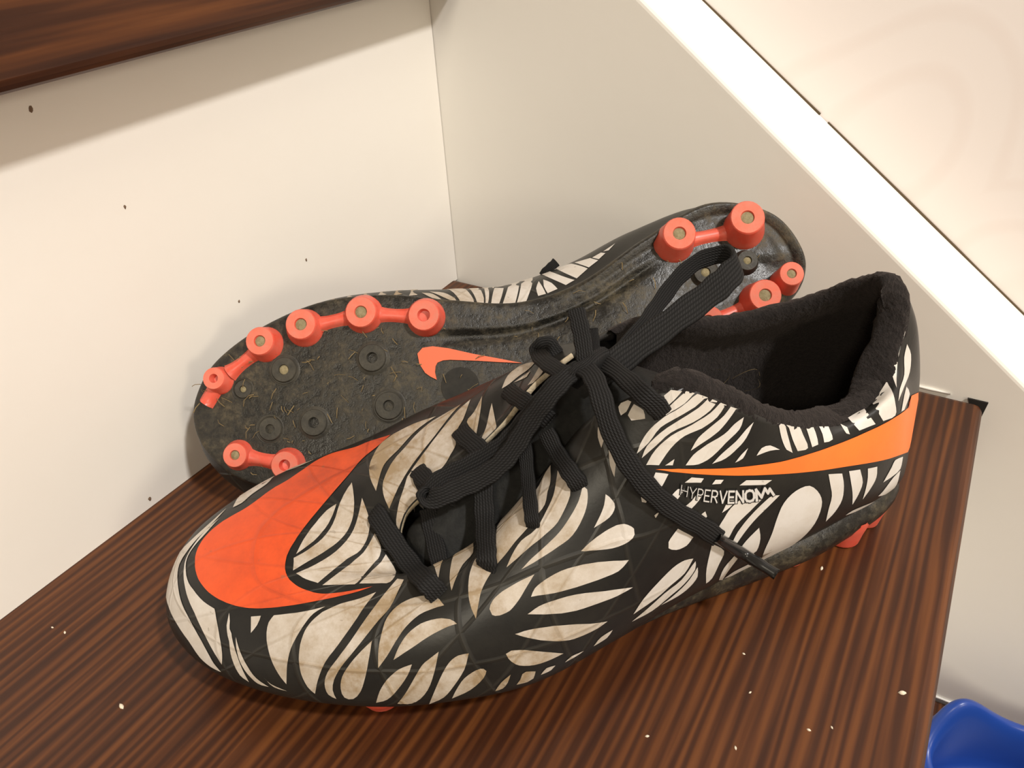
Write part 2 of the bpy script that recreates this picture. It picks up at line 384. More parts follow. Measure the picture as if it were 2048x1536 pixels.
LEAVES = """14556 540 14682 523 14843 496 14982 469 15050 467 15150 467 15250 467 15350 483 15450 483 15550 483 15650 483 15750 483 15609 519 15493 535 15371 543 15236 545 15097 544 14976 544 14870 547 14774 551 14694 552 14611 547|15800 500 15900 500 16000 500 16097 507 16177 520 16260 528 16330 535 16245 539 16141 541 16041 539 15955 528 15886 507|14543 512 14422 516 14282 518 14142 517 14010 512 13881 503 13766 490 13669 473 13600 447 13600 400 13450 400 13400 383 13250 383 13150 367 13050 350 12950 350 12850 333 12800 317 12700 317 12463 345 12278 354 12127 355 11997 355 11880 354 11783 352 11705 349 11639 347 11582 344 11527 342 11455 337 11368 327 11270 311 11182 296 11106 287 11034 281 10967 277 10903 276 10844 277 10795 278 10832 289 10877 301 10924 313 10968 327 11014 341 11068 355 11132 369 11206 383 11290 395 11384 406 11490 416 11606 425 11731 432 11868 437 12004 442 12134 447 12261 451 12389 455 12517 457 12641 458 12762 458 12876 458 12984 459 13084 461 13171 467 13255 474 13343 484 13449 493 13566 503 13690 512 13815 521 13947 528 14089 531 14245 529 14405 522|14256 537 14144 535 14013 530 13881 525 13749 520 13618 514 13494 508 13381 502 13273 497 13162 493 13041 491 12913 491 12789 490 12676 490 12566 489 12446 488 12310 486 12168 482 12030 478 11893 473 11761 468 11642 462 11541 454 11451 446 11363 437 11275 426 11189 414 11112 401 11044 388 10982 375 10927 362 10877 350 10833 337 10797 327 10803 344 10813 363 10833 382 10867 402 10916 423 10974 442 11036 459 11108 475 11189 490 11282 504 11381 517 11473 526 11556 524 11657 521 11770 518 11900 516 12045 514 12184 512 12304 508 12415 505 12532 503 12667 501 12809 500 12941 498 13048 497 13139 498 13226 500 13311 504 13393 509 13482 515 13586 522 13701 530 13827 536 13973 539 14127 539|11211 542 11100 519 11015 496 10941 477 10877 459 10807 439 10778 426 10747 410 10717 394 10687 379 10656 364 10625 349 10593 334 10560 320 10525 306 10483 296 10438 289 10401 282 10428 299 10461 317 10497 335 10535 354 10577 373 10620 392 10666 410 10715 428 10762 444 10812 460 10853 473 10927 487 10980 501 11047 517 11130 531|10763 465 10711 449 10657 431 10605 413 10555 396 10504 378 10455 362 10410 346 10365 331 10317 318 10260 306 10200 296 10149 287 10190 287 10239 286 10289 290 10338 300 10388 314 10435 327 10479 341 10521 356 10560 371 10597 387 10632 404 10667 420 10699 436 10732 451|10230 332 10189 320 10128 307 10063 300 9986 293 9922 287 9972 288 10031 289 10087 294 10139 305 10188 320|10880 560 10829 567 10785 573 10725 556 10672 535 10647 516 10636 499 10711 522 10797 543|10654 587 10596 595 10527 605 10466 613 10420 621 10381 628 10346 635 10315 643 10287 650 10264 656 10266 646 10269 635 10263 622 10244 608 10218 593 10191 578 10164 562 10137 545 10111 527 10089 509 10070 490 10052 470 10034 449 10016 428 9999 406 9978 380 9958 352 9945 325 9980 336 10023 349 10068 364 10114 380 10164 398 10211 416 10256 434 10301 452 10345 469 10388 485 10430 501 10473 516 10537 538 10593 557 10629 574|10190 632 10177 645 10162 659 10139 673 10099 683 10047 692 9998 701 9961 712 9932 724 9905 734 9854 713 9803 689 9752 665 9702 641 9653 617 9612 591 9580 564 9557 535 9546 507 9550 482 9566 459 9580 436 9589 413 9595 389 9600 367 9603 344 9603 322 9605 300 9647 312 9697 329 9732 345 9770 363 9805 381 9835 399 9864 417 9892 435 9920 454 9950 474 9982 493 10016 513 10052 532 10086 549 10114 565 10136 579 10155 593 10170 607 10180 621|9987 818 9867 783 9787 751 9718 718 9648 683 9583 648 9530 614 9487 582 9454 550 9437 521 9436 494 9447 471 9462 450 9482 432 9501 415 9515 399 9522 383 9523 367 9517 352 9504 336 9484 319 9460 305 9413 292 9367 284 9394 306 9418 329 9426 351 9423 373 9413 390 9399 407 9381 425 9358 444 9332 465 9314 486 9305 506 9302 526 9304 544 9310 563 9320 582 9332 600 9340 617 9348 633 9370 651 9423 676 9499 705 9577 733 9643 757 9710 779 9781 799|9186 524 9157 507 9130 487 9109 466 9094 443 9084 420 9082 397 9086 375 9095 352 9110 332 9143 308 9183 292 9234 288 9281 297 9313 316 9333 339 9341 355 9344 371 9341 387 9330 404 9313 420 9294 437 9272 454 9249 471 9229 487 9212 501 9197 514|8528 625 8591 635 8673 649 8761 661 8846 670 8931 677 9009 681 9083 683 9150 682 9204 679 9244 673 9272 665 9286 654 9287 641 9276 626 9255 610 9223 592 9183 574 9143 554 9104 533 9068 510 9035 487 9005 465 8978 443 8960 424 8940 436 8919 451 8902 466 8891 483 8887 501 8886 519 8886 537 8888 554 8884 570 8872 584 8853 597 8824 608 8779 615 8723 619 8667 622 8617 624 8568 624|8807 453 8806 466 8807 481 8808 497 8807 514 8804 530 8795 544 8776 556 8746 567 8707 576 8652 581 8585 584 8517 585 8447 584 8377 580 8316 576 8243 567 8190 558 8234 557 8286 555 8339 551 8393 545 8447 538 8500 529 8551 518 8603 504 8653 491 8707 478 8760 464|8569 437 8573 426 8578 413 8592 398 8617 380 8651 360 8688 341 8723 323 8759 307 8798 293 8841 284 8886 278 8923 273 8915 295 8906 316 8893 335 8875 352 8853 368 8826 383 8793 396 8754 409 8713 420 8665 427 8613 433|8287 475 8282 462 8279 447 8282 430 8292 410 8310 387 8330 365 8350 345 8372 324 8397 305 8425 287 8455 271 8494 258 8550 255 8616 260 8671 263 8649 282 8622 300 8594 319 8566 339 8538 361 8512 381 8488 400 8465 418 8442 433 8416 443 8387 450 8359 457 8320 467|7910 453 7910 437 7911 418 7922 398 7946 379 7979 358 8013 338 8044 319 8077 299 8116 280 8169 263 8230 248 8281 230 8270 272 8253 303 8235 329 8216 353 8196 376 8177 395 8158 411 8139 424 8117 435 8092 443 8062 449 8029 453 7968 454|7654 374 7657 362 7675 347 7709 333 7756 317 7811 301 7878 287 7952 274 8015 262 8004 283 7990 304 7973 321 7953 337 7932 351 7904 363 7865 373 7820 381 7779 386 7731 388 7694 385|8288 475 8280 454 8275 429 8277 404 8286 380 8300 356 8323 333 8357 310 8399 288 8449 269 8511 260 8582 259 8641 259 8619 284 8593 306 8567 326 8545 345 8524 363 8500 381 8475 401 8448 421 8418 438 8376 453 8328 465|7352 333 7359 317 7370 297 7390 281 7418 268 7461 263 7503 262 7483 286 7452 306 7420 317 7383 326|7048 311 7049 295 7056 276 7121 265 7163 266 7212 268 7254 270 7221 294 7208 320 7167 325 7109 319|6807 299 6850 283 6887 281 6933 281 6971 281 6948 296 6915 306 6861 304|6465 299 6507 295 6558 292 6602 291 6649 291 6689 290 6662 299 6619 306 6572 305 6515 302|6126 326 6145 312 6180 298 6230 295 6292 294 6345 294 6326 304 6304 315 6273 322 6227 325 6173 326|6736 339 6793 338 6862 337 6932 337 7003 338 7076 341 7144 346 7205 352 7262 359 7311 368 7370 383 7413 397 7455 416 7395 421 7351 418 7297 414 7233 408 7159 399 7076 389 6992 378 6903 366 6813 352|6236 380 6278 377 6328 373 6383 372 6446 372 6513 373 6579 375 6638 377 6696 381 6758 387 6829 394 6904 403 6980 412 7057 421 7135 432 7207 442 7275 452 7338 462 7391 471 7345 470 7289 470 7228 468 7163 465 7092 461 7014 456 6928 451 6836 443 6743 435 6649 426 6552 415 6462 404 6379 395 6302 387|5982 463 6042 461 6112 460 6186 459 6262 460 6342 462 6424 464 6510 466 6598 468 6687 471 6773 476 6861 481 6956 489 7069 498 7191 510 7294 520 7259 523 7216 528 7169 531 7118 532 7063 532 6997 531 6919 530 6832 528 6734 524 6619 517 6493 507 6365 496 6235 486 6101 474|6148 568 6173 560 6205 552 6253 545 6324 543 6410 543 6497 543 6582 544 6669 545 6756 546 6843 548 6930 550 7021 553 7121 558 7223 564 7309 568 7305 578 7290 588 7265 593 7229 597 7185 601 7133 604 7072 607 7000 609 6918 609 6827 607 6736 605 6646 601 6556 597 6462 591 6356 584 6245 575|7351 628 7366 621 7383 613 7401 604 7420 594 7440 582 7462 572 7485 564 7509 557 7539 551 7575 549 7617 548 7656 548 7710 551 7756 557 7819 577 7826 588 7815 599 7794 605 7763 610 7723 615 7675 618 7618 621 7557 624 7487 626 7414 627|6187 658 6157 640 6171 631 6214 625 6268 622 6337 621 6409 622 6482 625 6559 629 6630 633 6695 637 6756 640 6807 644 6785 648 6759 653 6728 658 6690 663 6648 668 6604 672 6562 676 6519 679 6475 681 6428 683 6380 682 6332 680 6280 674 6227 666|6648 775 6599 766 6550 754 6515 744 6498 733 6501 725 6515 717 6542 710 6592 704 6656 699 6711 695 6696 704 6678 715 6663 725 6653 733 6646 741 6642 749 6644 763|6980 820 6904 804 6887 793 6875 781 6868 768 6868 756 6873 745 6886 733 6906 719 6934 706 6970 695 7016 687 7072 682 7132 678 7195 673 7263 669 7333 665 7410 661 7490 658 7558 656 7531 661 7498 668 7460 675 7412 681 7357 688 7305 695 7256 702 7209 709 7167 717 7131 726 7100 736 7072 746 7043 757 7017 769 6996 781 6986 795 6983 809|7533 913 7432 893 7335 872 7263 856 7214 842 7178 830 7155 820 7142 807 7151 793 7169 779 7196 762 7229 747 7270 738 7318 732 7372 726 7431 719 7495 714 7555 708 7607 702 7654 695 7696 690 7733 686 7765 682 7792 679 7790 689 7787 700 7780 711 7768 722 7749 732 7719 741 7664 746 7597 749 7542 756 7509 767 7487 781 7469 795 7451 808 7437 821 7431 834 7438 848 7455 864 7475 878 7503 897|8650 1000 8700 1000 8750 1000 8850 1000 8900 983 8642 901 8372 827 8200 779 8123 751 8114 736 8137 729 8181 727 8263 736 8383 754 8482 766 8505 761 8487 747 8458 731 8426 715 8387 699 8344 683 8298 666 8251 650 8205 634 8159 619 8113 605 8070 592 8008 575 7957 560 7972 575 7990 592 8007 608 8020 619 8030 629 8036 639 8036 649 8032 659 8023 668 8010 679 7993 689 7973 699 7950 706 7925 712 7898 719 7872 728 7846 738 7815 748 7778 756 7737 764 7700 772 7671 781 7647 789 7622 797 7590 804 7557 811 7537 820 7541 832 7561 846 7582 860 7588 870 7592 879 7613 892 7673 915 7780 946 7909 981 7930 977 7950 971 7962 962 7944 943 7923 921 7947 910 8044 918 8232 948 8500 1000 8550 1000 8600 1000|9350 983 9400 983 9400 967 9450 967 9450 950 9500 950 9600 950 9550 933 9451 904 9240 849 9108 812 9006 782 8919 757 8837 734 8761 715 8651 689 8566 670 8592 683 8628 699 8664 717 8701 735 8736 754 8763 773 8757 787 8733 799 8746 815 8916 861 9300 950 9350 967 9300 967|9800 900 9800 917 9700 917 9440 855 9272 809 9155 775 9073 749 9187 775 9338 809 9538 853|5453 600 5333 578 5213 555 5115 533 5138 526 5166 517 5203 511 5256 511 5318 513 5379 518 5467 530 5536 543 5566 567 5548 576 5518 584 5484 593|5018 434 5040 420 5068 403 5108 389 5165 382 5235 377 5308 373 5377 366 5449 359 5533 354 5644 351 5763 349 5861 346 5832 361 5797 377 5754 391 5702 402 5641 413 5576 422 5505 432 5430 441 5357 448 5289 451 5225 451 5166 449 5084 442|4967 416 4945 398 4939 376 4966 362 5009 348 5060 336 5117 327 5182 321 5256 316 5341 308 5435 299 5533 295 5645 298 5759 305 5853 309 5792 315 5719 321 5641 328 5562 336 5480 344 5396 352 5306 356 5215 359 5139 366 5085 378 5045 391 5015 403|4905 381 4878 357 4864 330 4881 316 4912 304 4952 294 4999 286 5055 281 5122 279 5211 282 5313 288 5399 294 5346 296 5283 298 5219 303 5153 310 5086 319 5030 330 4988 342 4956 356 4932 367|6041 796 5974 792 5904 788 5843 784 5862 775 5884 764 5903 756 5936 750 5974 758 6023 771 6063 781|5432 761 5350 757 5266 753 5196 749 5230 736 5339 741 5448 745 5536 749 5481 755|4968 734 4886 730 4813 726 4851 712 4935 716 5010 719|4386 699 4222 686 4063 670 3932 655 3991 646 4042 639 4197 656 4357 671 4494 682 4437 691|5509 728 5542 718 5581 706 5614 698 5671 697 5769 709 5729 717 5681 727 5634 734|5139 691 5156 682 5188 671 5232 661 5287 652 5333 644 5426 654 5507 662 5448 667 5378 673 5321 680 5284 690 5255 698|5011 619 4957 594 4987 587 5028 582 5101 595 5167 606 5111 610 5056 615|4642 630 4561 621 4491 613 4522 605 4560 595 4597 588 4654 583 4705 580 4683 597 4661 615|4444 605 4311 589 4181 572 4073 557 4122 545 4180 531 4239 517 4302 505 4367 492 4419 480 4451 465 4471 449 4487 438 4527 426 4591 448 4665 473 4713 497 4711 516 4681 533 4648 548 4624 562 4598 574 4567 584 4527 592 4482 599|3791 544 3836 530 3889 515 3947 499 4014 483 4085 467 4148 451 4201 435 4247 419 4286 404 4316 391 4339 380 4357 370 4415 396 4403 409 4388 424 4364 440 4326 455 4278 472 4223 488 4155 506 4079 524 4014 538 3958 550 3913 554 3849 550|4751 452 4671 432 4579 407 4516 383 4505 363 4524 344 4546 324 4563 301 4583 275 4606 253 4647 239 4685 237 4704 277 4726 313 4743 348 4750 384 4751 421|4323 321 4259 291 4290 277 4327 259 4362 237 4395 209 4428 164 4467 76 4500 164 4483 218 4469 255 4447 280 4409 297 4363 310|4028 405 4007 386 3983 364 3968 341 3965 318 3972 293 3990 273 4047 265 4107 268 4187 309 4262 340 4243 349 4220 360 4187 371 4137 383 4078 395|4114 151 4100 0 4150 0 4200 0 4269 1 4331 21 4391 58 4440 105 4398 132 4348 153 4295 164 4234 162 4170 156|3170 473 3145 447 3132 421 3133 394 3146 362 3170 327 3204 291 3248 256 3304 214 3372 158 3465 80 3579 29 3693 6 3800 0 3900 0 3998 3 3941 114 3894 204 3868 252 3845 285 3823 314 3806 341 3795 366 3788 391 3777 415 3762 440 3743 465 3711 488 3663 510 3603 529 3537 543 3466 552 3391 556 3323 551 3264 532 3210 503|3025 579 2956 567 2890 555 2836 544 2831 521 2823 491 2819 461 2820 433 2824 404 2835 378 2855 355 2884 334 2916 314 2955 295 3000 279 3038 263 3036 293 3031 323 3024 351 3012 378 2996 404 2988 431 2992 458 3004 486 3013 513 3021 550|2744 538 2693 530 2642 522 2598 515 2585 487 2568 455 2559 426 2568 402 2586 381 2606 360 2628 340 2652 320 2671 303 2681 332 2688 363 2696 392 2706 420 2717 447 2726 474 2737 509|2492 495 2420 484 2353 474 2353 455 2351 433 2357 412 2372 395 2394 379 2421 363 2455 343 2493 323 2523 304 2519 329 2511 356 2503 381 2494 413 2489 441 2490 470|1703 387 1887 418 2006 433 2045 426 2079 411 2127 394 2179 372 2219 350 2159 350 2080 348 1998 346 1877 341 1768 341 1731 354 1717 373|1752 330 1873 336 1986 334 2056 321 2116 299 2158 278 2199 262 2228 253 2107 225 1850 167 1750 167 1650 167 1600 183 1681 234 1727 274 1751 307|2173 182 2272 201 2356 213 2431 222 2506 230 2578 236 2636 237 2689 229 2725 217 2671 207 2603 194 2525 181 2440 171 2343 160 2250 150 2193 163|6550 1000 6528 995 6482 988 6496 981 6513 973 6531 967 6594 963 6625 975 6646 988 6618 997|6444 980 6401 973 6351 965 6312 958 6287 946 6277 936 6337 937 6398 939 6450 941 6503 957 6490 964 6466 973|5987 996 5931 994 5876 993 5830 993 5856 986 5887 978 5918 971 5963 963 6003 957 6026 966 6050 975 6069 983 6025 989|5773 996 5709 996 5652 997 5683 987 5722 975 5768 964 5826 955 5890 947 5943 942 6009 935 6011 942 5987 953 5925 965 5842 981|5615 998 5563 998 5510 1000 5450 1000 5506 988 5556 974 5614 960 5682 949 5758 938 5835 929 5913 921 5991 914 6058 907 6109 897 6151 885 6193 875 6241 867 6289 860 6329 855 6318 863 6304 874 6285 883 6260 892 6231 900 6193 908 6146 916 6091 923 6029 931 5959 938 5882 945 5808 955 5737 968 5670 984|5450 1000 5350 1000 5300 1000 5309 995 5337 979 5379 963 5439 948 5513 933 5597 920 5697 909 5806 900 5902 891 5976 882 6037 872 6095 863 6154 855 6210 847 6256 841 6246 849 6234 858 6209 868 6168 876 6114 885 6049 894 5966 904 5872 914 5782 925 5702 936 5628 948 5562 960 5508 974 5463 988|5250 1000 5150 1000 5177 989 5207 969 5248 950 5305 934 5373 920 5447 907 5528 898 5612 890 5690 882 5755 873 5814 863 5869 852 5921 839 5969 825 6008 813 6073 816 6135 819 6186 821 6161 831 6130 843 6088 854 6035 864 5970 873 5895 883 5807 892 5710 901 5616 912 5526 926 5442 940 5369 956 5313 973 5269 990|5050 1000 4950 1000 4977 992 5009 973 5043 955 5077 939 5114 924 5158 909 5214 896 5277 883 5343 872 5415 861 5489 850 5551 842 5530 853 5505 866 5469 880 5416 893 5353 907 5294 921 5241 934 5190 947 5146 961 5109 978 5078 995|4779 974 4776 960 4774 944 4792 926 4842 908 4910 889 4975 871 5032 853 5090 837 5152 823 5220 812 5291 805 5365 800 5443 799 5522 800 5587 801 5563 809 5533 819 5493 830 5438 840 5372 850 5300 862 5217 874 5128 887 5053 901 5001 914 4963 928 4923 941 4875 953 4824 964|4526 968 4546 946 4567 920 4594 898 4627 881 4666 866 4711 853 4764 838 4823 824 4888 813 4964 805 5046 801 5115 797 5077 807 5032 820 4981 833 4920 847 4851 863 4788 879 4736 897 4691 915 4648 932 4583 952|4497 854 4510 839 4524 822 4548 808 4613 798 4680 792 4645 807 4602 824 4548 840|5789 822 5800 806 5863 808 5918 809 5873 813 5828 818|4281 816 4252 835 4206 854 4129 864 4037 866 3932 852 3837 835 3919 837 4021 836 4107 831 4201 823|3950 1000 3850 1000 3800 1000 3763 985 3739 963 3707 934 3664 894 3618 845 3582 802 3701 830 3743 852 3785 879 3828 910 3870 945 3912 983|3750 1000 3650 1000 3550 1000 3450 1000 3420 979 3381 937 3340 895 3299 846 3293 811 3339 802 3417 805 3485 807 3514 834 3552 865 3592 899 3637 939 3685 979|3300 1000 3200 1000 3150 1000 3122 938 3107 861 3109 810 3216 807 3228 839 3244 878 3261 916 3280 952 3301 985|3033 993 2940 979 2868 962 2870 899 2870 831 2878 791 2936 789 3008 804 3005 844 3004 896 3016 949|2688 929 2672 871 2655 826 2662 779 2662 747 2696 771 2704 808 2701 867|2527 973 2417 984 2309 987 2222 983 2362 819 2364 742 2339 699 2414 710 2487 720 2546 729 2570 784 2566 870|1900 1000 1800 1000 1650 1000 1600 1000 1600 1000 1673 935 1790 861 1893 799 1942 753 1962 720 1968 693 1976 671 2009 660 2082 663 2165 675 2229 684 2257 730 2252 810 2087 956 2000 1000|6713 902 6652 890 6598 877 6582 865 6579 851 6576 838 6574 825 6572 813 6596 822 6624 834 6651 847 6674 865 6695 885|6905 960 6837 947 6783 932 6780 921 6792 910 6802 900 6826 909 6854 921 6878 932 6896 947|6191 748 6140 739 6094 729 6096 720 6158 726 6178 737|5856 683 5879 674 5900 667 5931 676 5899 680|437 999 533 999 633 993 715 987 807 991 879 999 966 997 1070 992 1162 979 1239 959 1316 933 1403 906 1506 876 1622 843 1724 812 1635 860 1534 916 1467 964 1400 1000 1350 1000 1300 1000 1200 1000 1150 1000 1000 1000 850 1000 700 1000 600 1000 500 1000|774 895 755 857 730 814 723 776 748 742 802 707 882 679 1004 668 1209 690 1462 722 1654 729 1788 723 1874 713 1839 729 1786 749 1702 769 1573 777 1404 773 1230 771 1122 795 1052 836 987 869 911 884 835 890|1282 666 1123 587 1034 534 1204 544 1524 601 1692 617 1829 641 1775 656 1693 673 1593 684 1434 681|17341 643 17438 645 17553 648 17666 654 17777 665 17886 679 17978 691 17913 692 17834 693 17757 696 17686 700 17615 706 17537 714 17446 726 17345 740 17246 753 17151 761 17057 768 16966 776 16883 786 16803 798 16708 813 16572 832 16403 852 16239 867 16322 849 16410 826 16492 804 16563 785 16631 766 16703 747 16783 727 16864 709 16937 692 17001 678 17062 666 17126 656 17199 650 17276 646|18029 709 18145 712 18258 717 18353 723 18306 728 18250 735 18188 744 18118 756 18042 769 17963 781 17887 792 17810 803 17729 813 17641 823 17548 833 17451 844 17348 854 17238 865 17119 876 16980 888 16817 901 16652 912 16517 921 16401 927 16276 933 16124 939 15973 943 15848 946 15948 935 16062 920 16176 905 16283 891 16387 877 16488 864 16588 851 16686 840 16784 828 16881 816 16978 803 17074 792 17171 781 17269 772 17360 762 17439 751 17512 740 17588 730 17671 721 17757 714 17836 709 17908 707 17974 708|18498 740 18435 775 18360 807 18292 828 18230 839 18182 845 18121 857 18065 871 18036 891 18001 911 17955 920 17897 928 17833 935 17766 944 17693 953 17617 959 17535 963 17449 964 17366 957 17288 937 17216 908 17157 884 17260 875 17374 864 17485 852 17595 840 17704 826 17806 814 17898 802 17985 791 18069 780 18152 770 18231 759 18305 751 18376 745 18443 742|17147 887 17106 902 17053 920 17000 939 16950 963 16899 990 16850 1000 16700 1000 16488 996 16205 995 15850 1000 15400 1000 14850 1000 15009 999 15136 992 15301 985 15521 980 15771 975 16025 967 16302 955 16564 941 16749 927 16869 915 16957 904 17024 896|18677 782 18653 811 18625 840 18590 866 18544 892 18487 918 18434 939 18387 912 18341 881 18330 855 18366 845 18430 842 18496 836 18560 822 18625 802|18829 865 18844 889 18862 916 18880 941 18900 965 18919 989 18900 1000 18800 1000 18650 1000 18550 1000 18550 1000 18470 983 18534 974 18604 963 18662 950 18701 936 18730 921 18756 906 18783 891 18809 877|19400 1000 19350 1000 19300 1000 19150 1000 19050 1000 18900 1000 18750 1000 18600 1000 18750 1000 18850 1000 18950 1000 19050 1000 19100 1000 19200 1000 19250 1000 19350 1000|17750 980 17841 986 17936 993 18022 999 17950 1000 17900 1000 17800 1000 17745 996 17672 983 17613 972 17685 976|19709 850 19609 827 19486 796 19373 764 19278 749 19195 754 19129 770 19083 793 19051 816 19024 833 19092 838 19177 843 19235 845 19296 846 19362 849 19436 854 19515 860 19583 863 19635 861 19677 855|19648 886 19521 877 19387 867 19276 859 19416 880 19509 894 19591 903|19833 899 19965 952 19941 983 19900 1000 19800 1000 19673 968 19713 962 19756 951 19785 936 19812 917|20050 1000 20050 1000 19950 1000 19850 1000 19750 1000 19750 1000 19850 1000 19950 1000|15438 801 15328 806 15189 811 15024 816 14824 820 14575 824 14291 825 14011 822 13746 816 13489 807 13234 794 13000 780 12828 768 13020 773 13268 779 13541 785 13834 791 14146 794 14455 795 14729 793 14958 792 15133 792 15261 795 15359 798|16177 775 16078 793 15952 812 15806 829 15637 844 15441 856 15225 865 14977 871 14661 875 14297 876 13986 872 13731 865 13494 856 13268 845 13062 833 12884 822 12737 811 12608 800 12487 789 12358 777 12231 765 12124 753 12325 758 12510 761 12663 762 12752 771 12866 782 13016 793 13204 804 13428 816 13684 826 13956 833 14263 836 14613 834 14967 827 15266 817 15495 808 15655 802 15779 796 15890 791 15999 785 16096 780|15869 852 15697 874 15471 895 15222 911 14957 919 14611 923 14177 924 13789 919 13445 910 13156 900 12947 890 12794 879 12639 867 12455 856 12248 843 12001 828 11638 807 11236 776 11034 750 11144 752 11285 753 11447 754 11635 755 11819 756 11952 754 12060 769 12192 786 12346 802 12525 818 12733 834 12984 849 13294 863 13643 876 14021 885 14453 888 14852 885 15156 880 15428 873 15675 863|14447 938 14137 943 13820 946 13538 946 13187 941 12874 933 12713 927 12567 919 12383 910 12076 896 11371 869 10705 818 10547 791 10495 777 10630 766 10761 755 10871 744 11009 771 11383 809 11869 838 12163 855 12380 869 12580 880 12780 892 13001 903 13274 913 13622 924 14024 933|12984 947 12677 948 12319 948 11844 942 10282 856 10059 816 9990 796 10008 788 10121 792 10237 791 10368 789 10466 785 10641 817 11362 877 11991 901 12239 913 12409 922 12559 930 12780 939"""
MEDIAL_LEAVES = """18950 217 19000 217 19100 233 19150 233 19200 233 19257 202 19300 146 19330 105 19349 68 19352 0 19300 0 19200 0 19150 0 19135 57 19105 97 19065 139 19013 181|19250 233 19300 233 19350 250 19400 250 19450 250 19486 183 19502 131 19507 87 19488 7 19433 4 19400 0 19384 82 19367 128 19337 180 19300 233|19500 267 19600 267 19600 267 19605 182 19593 124 19576 76 19543 6 19511 4 19523 51 19534 99 19539 146 19538 202|19850 317 19850 317 19833 206 19803 147 19770 99 19736 56 19705 18 19645 13 19591 8 19609 53 19632 101 19660 153 19691 219 19750 300|19650 283 19700 283 19750 300 19700 283 19674 220|19950 333 20050 333 20150 350 20111 310 20078 201 20048 149 20017 106 19984 64 19954 27 19887 27 19820 26 19764 23 19795 64 19831 109 19868 156 19905 216 19950 333|20200 383 20250 383 20300 350 20350 350 20328 265 20291 186 20252 141 20210 103 20165 63 20124 26 20047 26 19979 25 20003 56 20032 90 20059 124 20092 171 20123 229 20150 350|20406 194 20420 156 20435 119 20446 83 20454 51 20388 52 20329 52 20325 88 20330 128 20365 162|20482 195 20535 164 20589 130 20624 93 20649 58 20590 56 20531 54 20482 51 20467 86 20457 125|20450 350 20550 350 20600 350 20642 308 20678 233 20719 196 20774 158 20829 127 20888 96 20940 71 20860 67 20789 62 20753 84 20710 109 20666 135 20623 162 20581 192 20543 226 20503 309|20700 333 20800 317 20918 302 20994 262 21042 212 21097 172 21145 138 21184 109 21112 98 21040 87 20979 76 20937 103 20887 136 20837 172 20792 214 20755 286|21046 252 21129 231 21211 212 21279 196 21328 156 21371 125 21313 121 21255 117 21205 113 21164 143 21118 177|21311 187 21389 185 21457 183 21508 148 21443 139 21385 131|21493 180 21566 183 21640 186 21702 190 21630 170 21568 155|18551 125 18606 124 18671 124 18731 115 18805 81 18864 45 18802 45 18726 52 18668 71 18606 98|18678 150 18749 149 18833 148 18909 138 18974 117 19029 91 19071 68 19112 4 19070 17 19020 33 18967 51 18912 70 18855 91 18802 110 18733 132"""
TOE_EMBLEM = """17297 638 17247 644 17187 650 17122 657 17052 663 16979 669 16901 674 16816 680 16722 689 16613 701 16484 716 16337 730 16174 742 15995 752 15801 759 15602 764 15407 767 15222 769 15041 771 14850 773 14636 775 14393 777 14140 777 13901 775 13679 771 13476 767 13291 762 13119 757 12956 753 12763 748 12586 745 12416 742 12241 739 12053 736 11849 732 11633 727 11418 722 11226 716 11103 712 10993 709 10898 707 10819 706 10731 704 10657 704 10589 706 10542 709 10497 714 10454 719 10414 724 10375 730 10339 736 10304 743 10269 749 10236 754 10204 760 10173 765 10145 770 10160 761 10177 751 10198 741 10224 732 10257 723 10294 714 10332 705 10370 696 10406 688 10443 680 10481 672 10519 664 10557 656 10596 648 10637 640 10679 633 10726 626 10774 618 10825 611 10875 605 10923 599 10971 594 11022 590 11080 585 11146 581 11219 577 11297 573 11379 570 11467 566 11561 563 11657 559 11755 556 11854 553 11956 550 12059 548 12162 546 12296 543 12431 540 12567 538 12706 536 12847 534 12985 533 13119 531 13248 531 13372 532 13464 534 13556 536 13647 539 13736 543 13823 547 13912 551 13998 556 14076 560 14156 564 14223 569 14302 574 14373 578 14451 583 14540 587 14643 589 14770 590 14918 590 15073 589 15220 590 15345 591 15453 594 15557 596 15669 597 15797 595 15926 591 16041 586 16132 579 16212 572 16269 566 16328 561 16378 557 16429 554 16482 553 16535 555 16593 563 16657 574 16723 585 16786 593 16840 596 16888 597 16937 598 16994 602 17066 609 17148 620 17229 630"""
HEEL_EMBLEM = """6048 804 5980 802 5897 799 5804 796 5705 794 5601 791 5488 788 5369 785 5249 783 5129 780 5009 777 4889 774 4768 772 4645 770 4522 769 4399 768 4276 767 4155 765 4036 762 3918 759 3800 757 3682 758 3564 760 3446 761 3331 762 3218 760 3110 755 3006 748 2910 740 2823 730 2740 720 2660 711 2581 702 2498 694 2410 685 2322 676 2236 669 2153 662 2067 656 1975 649 1866 637 1669 607 1297 517 922 466 908 450 889 433 887 416 904 404 939 392 994 383 1077 376 1201 375 1342 376 1448 375 1513 371 1817 420 1998 451 2135 471 2259 490 2381 510 2505 530 2625 549 2738 567 2849 584 2966 601 3091 617 3222 632 3358 645 3498 656 3642 667 3790 678 3938 690 4089 703 4244 714 4403 724 4566 732 4730 740 4894 748 5057 756 5227 764 5399 771 5559 778 5695 784 5806 789 5901 795 5981 800"""
TEXT_FRAME = {'tl': (5.5892, 0.7443), 'tr': (3.9245, 0.6101), 'bl': (5.575, 0.7158), 'br': (3.8821, 0.5377)}
